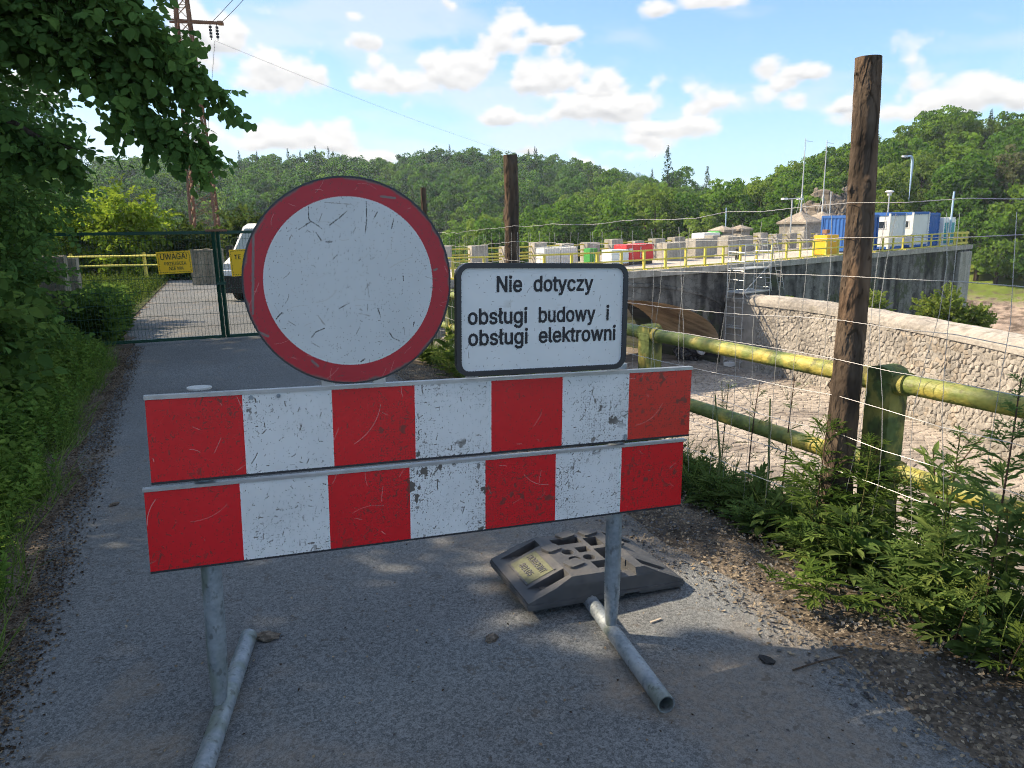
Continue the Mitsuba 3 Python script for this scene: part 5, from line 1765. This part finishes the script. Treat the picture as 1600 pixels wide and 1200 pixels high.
# sunlit bushes behind the gate
for (px, y, w, h, lab, cc) in ((-17.6, 35.0, 1.75, 3.9, 'large sunlit yellow green bush behind the gate in front of the pylon', 1), (-20.6, 35.5, 1.3, 3.2, 'sunlit yellow green bush behind the gate beside the dark hedge', 1), (-15.2, 36.0, 1.1, 2.2, 'small green bush between the pylon and the van', 0),
                           (-14.2, 41.0, 1.3, 3.0, 'green bush behind the white van', 0), (-22.5, 31.0, 1.6, 3.0, 'dark green bush behind the stone pillars of the gate', 0), (-19.4, 38.5, 1.6, 2.2, 'green bush at the foot of the pylon', 0)):
    key = thing('bush', lab, 'bush')
    z0 = -.9
    bl = [blob((px + math.cos(a) * w * .55, y + math.sin(a) * w * .5, z0 + h * f), w * .5, 70) for a, f in zip(np.arange(11) * 2.4, np.linspace(.15, .88, 11))]
    Lv = Leaves()
    for _ in range(6):
        a = gt.uniform(0, 6.3)
        Lv.raw(tube([(px, y, z0), (px + math.cos(a) * w * .6, y + math.sin(a) * w * .6, z0 + h * .85)], [.03, .01], 5), (.06, .05, .035))
    capsule_foliage(Lv, gt, bl, SPRAY_L, .55, ((.14, .22, .022), (.27, .37, .042)) if cc else ((.045, .08, .02), (.09, .13, .03)), out=.9, along=.1, down=.05)
    part(key, 'foliage', Lv.shape(), None)

# bushes growing behind the wing wall
for (x, y, w, h, lab) in ((17.6, 36.2, .8, 1.5, 'pale green young bush behind the wing wall, left of the near wooden post'), (18.55, 31.6, .95, 2.0, 'pale green young bush behind the wing wall, right of the near wooden post'), (19.75, 31.4, .75, 1.45, 'smaller pale green bush on the outer end behind the wing wall'),
                          (14.9, 39.4, .45, .9, 'little green bush growing at the near end of the wing wall')):
    key = thing('bush', lab, 'bush')
    z0 = -4.1
    bl = [blob((x + math.cos(a) * w * .6, y + math.sin(a) * w * .6, z0 + h * f), w * .42, 34) for a, f in zip(np.arange(9) * 2.4, np.linspace(.3, .95, 9))]
    Lv = Leaves()
    for _ in range(8):
        a = gt.uniform(0, 6.3)
        Lv.raw(tube([(x, y, z0 - 4), (x, y, z0), (x + math.cos(a) * w * .6, y + math.sin(a) * w * .6, z0 + h * .9)], [.05, .03, .01], 5), (.06, .05, .035))
    capsule_foliage(Lv, gt, bl, SPRAY_R, .42, ((.12, .18, .035), (.22, .28, .06)), out=.7, along=.1, down=-.35)
    part(key, 'foliage', Lv.shape(), None)

# single trees along the river bank on the right
for k, (az, r, h, w, c, lab) in enumerate(((32.2, 127, 10.5, 8, GREENS[1], 'broad green tree on the river bank just right of the dam end'), (34.2, 130, 12.5, 9, GREENS[2], 'tall broad tree on the right river bank'), (36.0, 126, 10, 8, GREENS[1], 'bright green tree at the right edge of the river bank'),
                                           (33.3, 124, 6.5, 6.5, GREENS[2], 'low bushy tree on the river bank above the grass'), (35.0, 124, 6, 6.5, GREENS[0], 'low dark bushy tree on the right river bank'), (33.6, 138, 17, 7.5, (.14, .16, .075), 'pale greyish birch on the slope behind the river bank'),
                                           (38.0, 127, 11, 8, GREENS[2], 'green tree on the river bank beyond the right edge'), (31.2, 130, 12, 8, GREENS[0], 'dark tree behind the far end of the dam'))):
    key = thing('bank_tree', lab, 'tree')
    z = float(terrain_z(az, r))
    Lv = far_tree(300 + k, h, w, 'broad', c)
    v, cl = Lv.mesh()
    p = np.array([r * math.sin(math.radians(az)), r * math.cos(math.radians(az)), z - .4])
    part(key, 'trunk', tube([p, p + [.1, 0, h * .5], p + [0, .1, h * .8]], [w * .045, w * .03, .05], 6), 'bark')
    part(key, 'crown', mikit.ply((v[0] + p, v[1]), 'leaf_far', smooth=False, color=cl), None)

# nettles, weeds and grass on the left bank
NETTLE = []
for k in range(4):
    ps = [(stick_t(np.array([(0, 0, 0), (.01, .5, .03), (0, 1, 0)]), [.010, .008, .004], (.8, .9, .6)), *ID, 1.0, 1.0)]
    for j in range(8):
        y = .12 + .86 * j / 7
        for sd in (-1, 1):
            an = j * 1.57 + gf.normal() * .2
            ax = np.array([math.cos(an) * sd, .45 + .3 * (j > 5), math.sin(an) * sd])
            ps.append((OVATE, (0, y, 0), ax, (0, 1, .2 * gf.normal()), .26 * (1 - .45 * j / 8) * gf.uniform(.8, 1.2), 1 + gf.normal() * .15))
    NETTLE.append(merge_t(ps))
BLADE = (np.array([(-.012, 0, 0), (.012, 0, 0), (-.011, .4, .04), (.011, .4, .04), (-.007, .75, .16), (.007, .75, .16), (0, 1, .36)]), np.array([(0, 1, 3), (0, 3, 2), (2, 3, 5), (2, 5, 4), (4, 5, 6)]), np.ones(7))


def scatter(n, s0, s1, tfun, g):
    s = g.uniform(s0, s1, n)
    t = tfun(s, g)
    q = ST(s, t)
    return s, t, np.column_stack([q, land_z(s, t)])


def weeds(key_name, label, n, s0, s1, tfun, tpls, sz, cols, g, tilt=.18, kind='stuff', taper=None):
    Lv = Leaves()
    s, t, p = scatter(n, s0, s1, tfun, g)
    sc = sz * g.uniform(.55, 1.25, n) * (1 if taper is None else taper(s, t))
    ax = np.column_stack([g.normal(size=(n, 2)) * tilt, np.ones(n)])
    an = g.uniform(0, 6.3, n)
    nr = np.column_stack([np.cos(an), np.sin(an), 0 * an])
    h = g.random((n, 1))
    c = (np.array(cols[0]) * (1 - h) + np.array(cols[1]) * h) * g.uniform(.75, 1.25, (n, 1))
    pick = g.integers(len(tpls), size=n)
    for k in range(len(tpls)):
        m = pick == k
        if m.any():
            Lv.add(tpls[k], p[m], ax[m], nr[m], sc[m], c[m])
    key = fresh(key_name, _names)
    scene[key] = Lv.shape()
    labels[key] = {'label': label, 'kind': kind}


gw = np.random.default_rng(123)
edge_l = lambda s: t_left(s) - .10 - .012 * s + (fb(s * 1.3, 2, 0, 14, 4) - .5) * .35
weeds('nettles', 'dense nettles and weeds on the left bank under the hedge', 2600, .5, 12.6, lambda s, g: edge_l(s) - .02 - np.abs(g.normal(size=len(s))) * .70, NETTLE, .48, ((.12, .225, .048), (.22, .33, .07)), gw, taper=lambda s, t: np.clip(.40 + (edge_l(s) - t) * .8, .38, 1.35))
weeds('grass', 'long fine grass along the left edge of the dirt verge', 3600, .3, 12.8, lambda s, g: edge_l(s) + .08 - np.abs(g.normal(size=len(s))) * .34, [BLADE], .24, ((.09, .165, .035), (.20, .28, .07)), gw, tilt=.6)
weeds('meadow_grass', 'grass and weeds on the ground behind the gate', 9000, 13.6, 37, lambda s, g: t_left(s) - .15 - np.abs(g.normal(size=len(s))) * 5, [BLADE, BLADE, NETTLE[0]], .42, ((.045, .085, .018), (.11, .155, .03)), gw, tilt=.4)
weeds('weed_clump', 'thick leafy weeds beside the road behind the mesh gate', 300, 13.4, 17.0, lambda s, g: -1.50 - np.abs(g.normal(size=len(s))) * .38, NETTLE, .70, ((.075, .15, .036), (.15, .24, .05)), gw)

# dead leaves, twigs and chips on the two verges
CHIP = (np.array([(-.5, 0, 0), (0, -.35, .1), (.5, 0, .02), (0, .4, .12)]), np.array([(0, 1, 2), (0, 2, 3)]), np.ones(4))


def litter(key_name, label, n, s0, s1, tfun, size, cols, g, zoff=.004, flat=.35):
    s, t, p = scatter(n, s0, s1, tfun, g)
    p[:, 2] = np.maximum(p[:, 2], -.025 * p[:, 1] + .004) + zoff
    Lv = Leaves()
    pick = g.integers(len(cols), size=n)
    c = np.array(cols)[pick] * g.uniform(.6, 1.35, (n, 1))
    an = g.uniform(0, 6.3, n)
    Lv.add(CHIP, p, np.column_stack([np.cos(an), np.sin(an), g.normal(size=n) * .2]), np.column_stack([g.normal(size=(n, 2)) * flat, np.ones(n)]), size * g.uniform(.4, 1.5, n) ** 1.3, c)
    key = fresh(key_name, _names)
    scene[key] = Lv.shape('litter')
    labels[key] = {'label': label, 'kind': 'stuff'}


litter('leaf_litter', 'brown leaf litter and chips on the dirt strip left of the lane', 20000, .6, 13, lambda s, g: edge_l(s) + .05 + (t_left(s) + .10 - edge_l(s)) * g.random(len(s)) ** .8 + g.normal(size=len(s)) * .04, .013, [(.05, .036, .026), (.10, .075, .052), (.18, .14, .095), (.04, .03, .022)], gw)
litter('stone_chips', 'slate chips and grit on the gravel verge right of the lane', 24000, .2, 9, lambda s, g: 2.90 - .98 * g.random(len(s)) ** .85 + g.normal(size=len(s)) * .06, .015, [(.13, .135, .14), (.07, .072, .078), (.20, .17, .13), (.26, .22, .16)], gw, flat=.5)
litter('lane_grit', 'scattered grit and plant scraps on the asphalt', 4200, -.5, 11, lambda s, g: g.uniform(-.9, 2.3, len(s)), .009, [(.05, .04, .03), (.16, .12, .08), (.09, .09, .09), (.26, .21, .14)], gw, zoff=.008)


# ------------------------------------------------------------------ plants along the railing on the right
RHOMB = (np.array([(0, 0, 0), (-.5, .55, .05), (.5, .55, .05), (0, 1, -.08), (0, .5, -.03)]), np.array([(0, 4, 1), (0, 2, 4), (4, 3, 1), (4, 2, 3)]), np.ones(5))


def lobed(g, narrow=.26):
    ps = []
    for y, L_, a in ((.22, .34, 1.0), (.42, .46, .95), (.62, .40, .8)):
        for sd in (-1, 1):
            v = RHOMB[0] * [narrow, 1, 1]
            ps.append(((v, RHOMB[1], RHOMB[2]), (0, y, -.10 * y * y), (sd * a, .75, -.15), (0, 0, 1), L_ * g.uniform(.85, 1.15), 1.0))
    ps.append(((RHOMB[0] * [narrow * 1.1, 1, 1], RHOMB[1], RHOMB[2]), (0, .55, -.03), (0, 1, -.25), (0, 0, 1), .5, 1.0))
    ps.append(((RHOMB[0] * [.06, 1, 1], RHOMB[1], RHOMB[2]), (0, 0, 0), (0, 1, -.08), (0, 0, 1), .75, .9))
    return merge_t(ps)


gm = np.random.default_rng(404)
MUG = [lobed(gm) for _ in range(3)]
FERNY = [lobed(gm, .12) for _ in range(2)]


def stem_plant(label, s, t, h, lean, kind, cols, group, n=None, size=.13, cat_='plant', lift=0):
    key = thing('weed_plant', label, cat_, group)
    b = np.append(ST(s, t), land_z(s, t) - .02 + lift)
    k = gm.uniform(-.5, .5, 2) * .12
    c = lambda u: b + np.array([lean[0] * u * u + k[0] * u * (1 - u), lean[1] * u * u + k[1] * u * (1 - u), h * (u - .25 * u * u * min(1, abs(lean[0]) + abs(lean[1])) / max(h, .3))])
    us = np.linspace(0, 1, 9)
    St = Leaves()
    St.raw(tube([c(u) for u in us], np.linspace(.0055, .0022, 9) * (.6 + .5 * h), 5), (.10, .10, .045) if gm.random() < .6 else (.09, .06, .045))
    part(key, 'stem', St.shape('litter'), None)
    Lv = Leaves()
    n = n or int(13 + 22 * h)
    tpl = {'mug': MUG, 'ferny': FERNY, 'lance': [LANCE], 'ovate': [OVATE]}[kind]
    for i in range(n):
        u = .10 + .88 * (i + gm.random()) / n
        a = i * 2.4 + gm.normal() * .3
        up = .25 + .9 * u ** 3
        ax = np.array([math.cos(a), math.sin(a), up + gm.normal() * .15])
        sz = size * (.55 + 1.0 * math.sin(math.pi * min(1, u * .8 + .15))) * gm.uniform(.75, 1.25) * (1 - .35 * u)
        hh = gm.random()
        col = (np.array(cols[0]) * (1 - hh) + np.array(cols[1]) * hh) * gm.uniform(.8, 1.2)
        Lv.add(tpl[i % len(tpl)], [c(u)], [ax], [np.array([0, 0, 1.0]) + gm.normal(size=3) * .25], sz, col)
        if u > .35 and gm.random() < .55:               # side shoots
            for _ in range(3):
                p = c(u) + unit(ax) * sz * gm.uniform(.15, .5)
                Lv.add(tpl[0], [p], [unit(ax) + gm.normal(size=3) * .5 + [0, 0, .5]], [np.array([0, 0, 1.0])], sz * .5, col * 1.1)
    part(key, 'leaves', Lv.shape(), None, kind='stuff')
    return key


GM = ((.090, .165, .050), (.175, .265, .080))
GB = ((.09, .15, .03), (.16, .22, .05))
WL = 'bushy green mugwort plant in the weeds along the yellow pipe railing'
WG = 'mugwort plants along the pipe railing'
stem_plant('tall dark mugwort with a tufted tip at the right edge, standing above the rail', 1.72, 2.66, 1.12, (.05, .02), 'mug', GM, None, 44, .135)
stem_plant('second tall mugwort just left of the tallest one, in front of the lower rail', 1.95, 2.72, .86, (.02, .0), 'mug', GM, None, 34, .13)
stem_plant('mugwort shoot bending low over the edge of the asphalt', 2.14, 2.34, .24, (-.34, -.06), 'mug', ((.08, .14, .03), (.15, .22, .05)), None, 17, .15)
stem_plant('bright sunlit little mugwort at the lower right edge of the frame', 1.50, 2.50, .20, (.03, -.02), 'mug', GB, None, 14, .12)
stem_plant('feathery light green tansy in front of the mossy cast post', 2.56, 2.62, .78, (.03, -.02), 'ferny', ((.07, .13, .03), (.13, .20, .045)), None, 46, .17)
stem_plant('feathery light green tansy right of the thick wooden post base', 2.36, 2.66, .72, (.06, 0), 'ferny', ((.07, .13, .03), (.13, .20, .045)), None, 42, .17)
for s, t, h in [(1.3, 2.72, .75), (1.45, 2.78, .6), (1.58, 2.56, .42), (1.82, 2.80, .72), (1.88, 2.58, .5), (2.02, 2.62, .44), (2.12, 2.78, .66), (2.22, 2.66, .50), (2.30, 2.80, .62), (2.45, 2.70, .60), (2.52, 2.82, .7), (2.66, 2.72, .66), (2.74, 2.60, .44),
                (2.82, 2.80, .72), (2.95, 2.70, .62), (3.02, 2.84, .55), (3.12, 2.66, .44), (3.22, 2.80, .60), (3.36, 2.74, .52), (3.48, 2.84, .48), (3.60, 2.72, .36), (1.05, 2.62, .7), (1.15, 2.80, .9), (.9, 2.7, .8), (3.8, 2.82, .42), (4.05, 2.78, .36),
                (2.38, 2.56, .36), (1.70, 2.50, .30), (1.98, 2.48, .26), (2.60, 2.55, .30), (3.30, 2.62, .28), (2.2, 2.86, .8), (1.6, 2.86, .85)]:
    if s in (2.22, 2.74, 2.95, 3.22, 3.48, 2.12, 1.58, 3.02):
        continue
    stem_plant(WL, s + gm.normal() * .03, t + gm.normal() * .02, h * gm.uniform(.9, 1.12) * (.62 if s > 2.62 else 1), tuple(gm.normal(size=2) * .09), 'mug', tuple(tuple(np.array(c) * gm.uniform(.8, 1.15) * (1.15, 1, .9) if gm.random() < .3 else np.array(c)) for c in GM), WG)
for s, t in ((2.45, 2.57), (2.62, 2.60), (3.0, 2.64), (1.80, 2.52), (3.5, 2.68), (1.62, 2.48)):
    stem_plant('small broad leaved weed at the gravel edge below the mugworts', s, t, .22, tuple(gm.normal(size=2) * .05), 'ovate', ((.06, .11, .04), (.11, .17, .05)), 'small weeds at the gravel edge', 12, .075)
for s, t, h in ((3.30, 2.86, .85), (3.05, 2.88, .95), (3.62, 2.9, .8)):
    key = stem_plant('thin cow parsley stalk with white flower heads rising by the rails', s, t, h, (.04, .02), 'ferny', GM, 'cow parsley stalks', 9, .10)
    b = np.append(ST(s, t), land_z(s, t) + h * .92)
    F = Leaves()
    for _ in range(5):
        c = b + gm.normal(size=3) * [.06, .06, .03]
        m = 16
        F.add(CHIP, c + gm.normal(size=(m, 3)) * [.016, .016, .006], gm.normal(size=(m, 3)), np.tile([0, 0, 1.0], (m, 1)), .008, np.array([.55, .57, .48]))
        F.raw(tube([b - [0, 0, .10], c], .0012, 4), (.08, .11, .04))
    part(key, 'flower_head', F.shape('litter'), None)
for s, t, h in ((1.25, 2.60, .62), (1.66, 2.70, .66), (1.92, 2.66, .58), (2.28, 2.58, .40), (2.58, 2.70, .56), (2.78, 2.70, .50), (2.92, 2.62, .46), (3.18, 2.74, .52), (3.42, 2.70, .40), (2.08, 2.86, .78)):
    stem_plant('upright willow leaved weed among the mugworts by the railing', s, t, h * (.7 if s > 2.62 else 1), tuple(gm.normal(size=2) * .06), 'lance', ((.09, .16, .045), (.18, .25, .08)), 'willow leaved weeds by the railing', 30, .15)
for k, (s, t, h, lab) in enumerate(((3.34, 2.66, .72, 'bare green stalk standing left of the thick wooden post'), (2.98, 2.70, .78, 'bare green stalk nearest the thick wooden post'), (1.50, 2.60, .8, 'dry pale stalk near the right edge'))):
    b_ = np.append(ST(s, t), land_z(s, t))
    solo('stalk', tube([b_, b_ + [.01, .0, h * .5], b_ + [.03 * (k - 1), .01, h]], [.008, .007, .004], 7), 'rail_stalk', lab, 'stalk', smooth=50)
# the weeds round the far end of the fence seen between the two signs
for k, (s, t, h) in enumerate(((8.0, 2.5, .45), (8.5, 2.62, .6), (7.4, 2.66, .55), (9.2, 2.5, .4), (6.6, 2.7, .5), (5.6, 2.75, .5), (5.0, 2.8, .45))):
    stem_plant('green weed behind the signs beside the far pipe railing', s, t, h, tuple(gm.normal(size=2) * .06), 'ovate' if k % 2 else 'mug', GB, 'weeds behind the signs', 22, .15)
weeds('verge_grass', 'grass tufts among the weeds along the pipe railing', 5200, .6, 10.5, lambda s, g: 2.93 - np.abs(g.normal(size=len(s))) * .13, [BLADE], .30, ((.08, .13, .035), (.17, .23, .06)), gw, tilt=.5)
weeds('ground_weeds', 'low broad leaved weeds under the mugworts by the railing', 700, .6, 9.5, lambda s, g: 2.94 - np.abs(g.normal(size=len(s))) * .12, NETTLE, .22, ((.06, .11, .04), (.12, .18, .055)), gw, tilt=.4)
# bare dark twigs caught in the fence
for k, (s, t, z) in enumerate(((4.25, 2.74, .02), (4.05, 2.72, .0))):
    key = thing('dry_twig', ('dark forked dry twig leaning in the fence beside the barrier', 'thin dry twig with hair fine branches beside the barrier')[k], 'twig')
    b = P3(s, t, z)
    e = b + [-.22 + .1 * k, .05, .66 - .15 * k]
    Tw = [tube([b, (b + e) / 2 + [.02, 0, .03], e], [.007, .005, .002], 5)]
    for _ in range(7):
        u = gm.uniform(.3, .95)
        p = b + (e - b) * u
        d = np.array([gm.normal() * .25, gm.normal() * .1, gm.uniform(-.15, .25)])
        Tw.append(tube([p, p + d * .6 + [0, 0, .03], p + d], [.003, .002, .001], 4))
    part(key, 'wood', cat(Tw), 'bark')

# small things lying on the lane
for k, (x, y, sz, lab) in enumerate(((-1.00, 2.66, .045, 'crumpled dry brown leaf on the asphalt beside the left barrier foot'), (-.10, 2.62, .030, 'brown clod on the asphalt in front of the rubber foot'), (.92, 2.43, .028, 'small dark stone on the asphalt right of the pipe foot'),
                                     (-3.5, 7.4, .06, 'pale fallen leaf on the dirt strip below the hedge'), (-2.45, 4.25, .03, 'dark pebble on the left side of the lane'))):
    m = lump((sz, sz * .7, sz * .28), 200 + k, .6)
    solo('clod' if k != 0 and k != 3 else 'fallen_leaf', xf(m, rotz(k * 1.1), (x, y, gz(x, y) + sz * .2)), 'stone' if k == 3 else 'soil' if k != 2 else 'dark_rubber', lab, 'stone' if k in (1, 2, 4) else 'leaf', smooth=40)
solo('stick', tube([(.99, 2.36, gz(1, 2.36) + .006), (1.10, 2.40, gz(1.1, 2.4) + .012), (1.20, 2.44, gz(1.2, 2.44) + .006)], .0035, 6), 'bark', 'thin bent dark stick lying on the asphalt at the lower right', 'stick')
solo('wood_splinter', bx((.055, .008, .006), (.57, 2.73, gz(.57, 2.73) + .005), rotz(.5)), 'stone_warm', 'pale wood splinter on the asphalt right of the barrier leg', 'stick')

# ------------------------------------------------------------------ summer haze
scene['air'] = {'type': 'homogeneous', 'albedo': {'type': 'rgb', 'value': [.95, .95, .95]}, 'sigma_t': {'type': 'rgb', 'value': [.00018, .00020, .00026]}}
scene['haze'] = {'type': 'cube', 'to_world': T().translate([0, 290, 24]).scale([760, 460, 40]), 'bsdf': {'type': 'null'}, 'interior': {'type': 'ref', 'id': 'air'}}
labels['haze'] = {'label': 'thin summer haze over the valley', 'kind': 'stuff'}
scene['camera']['medium'] = {'type': 'ref', 'id': 'air'}
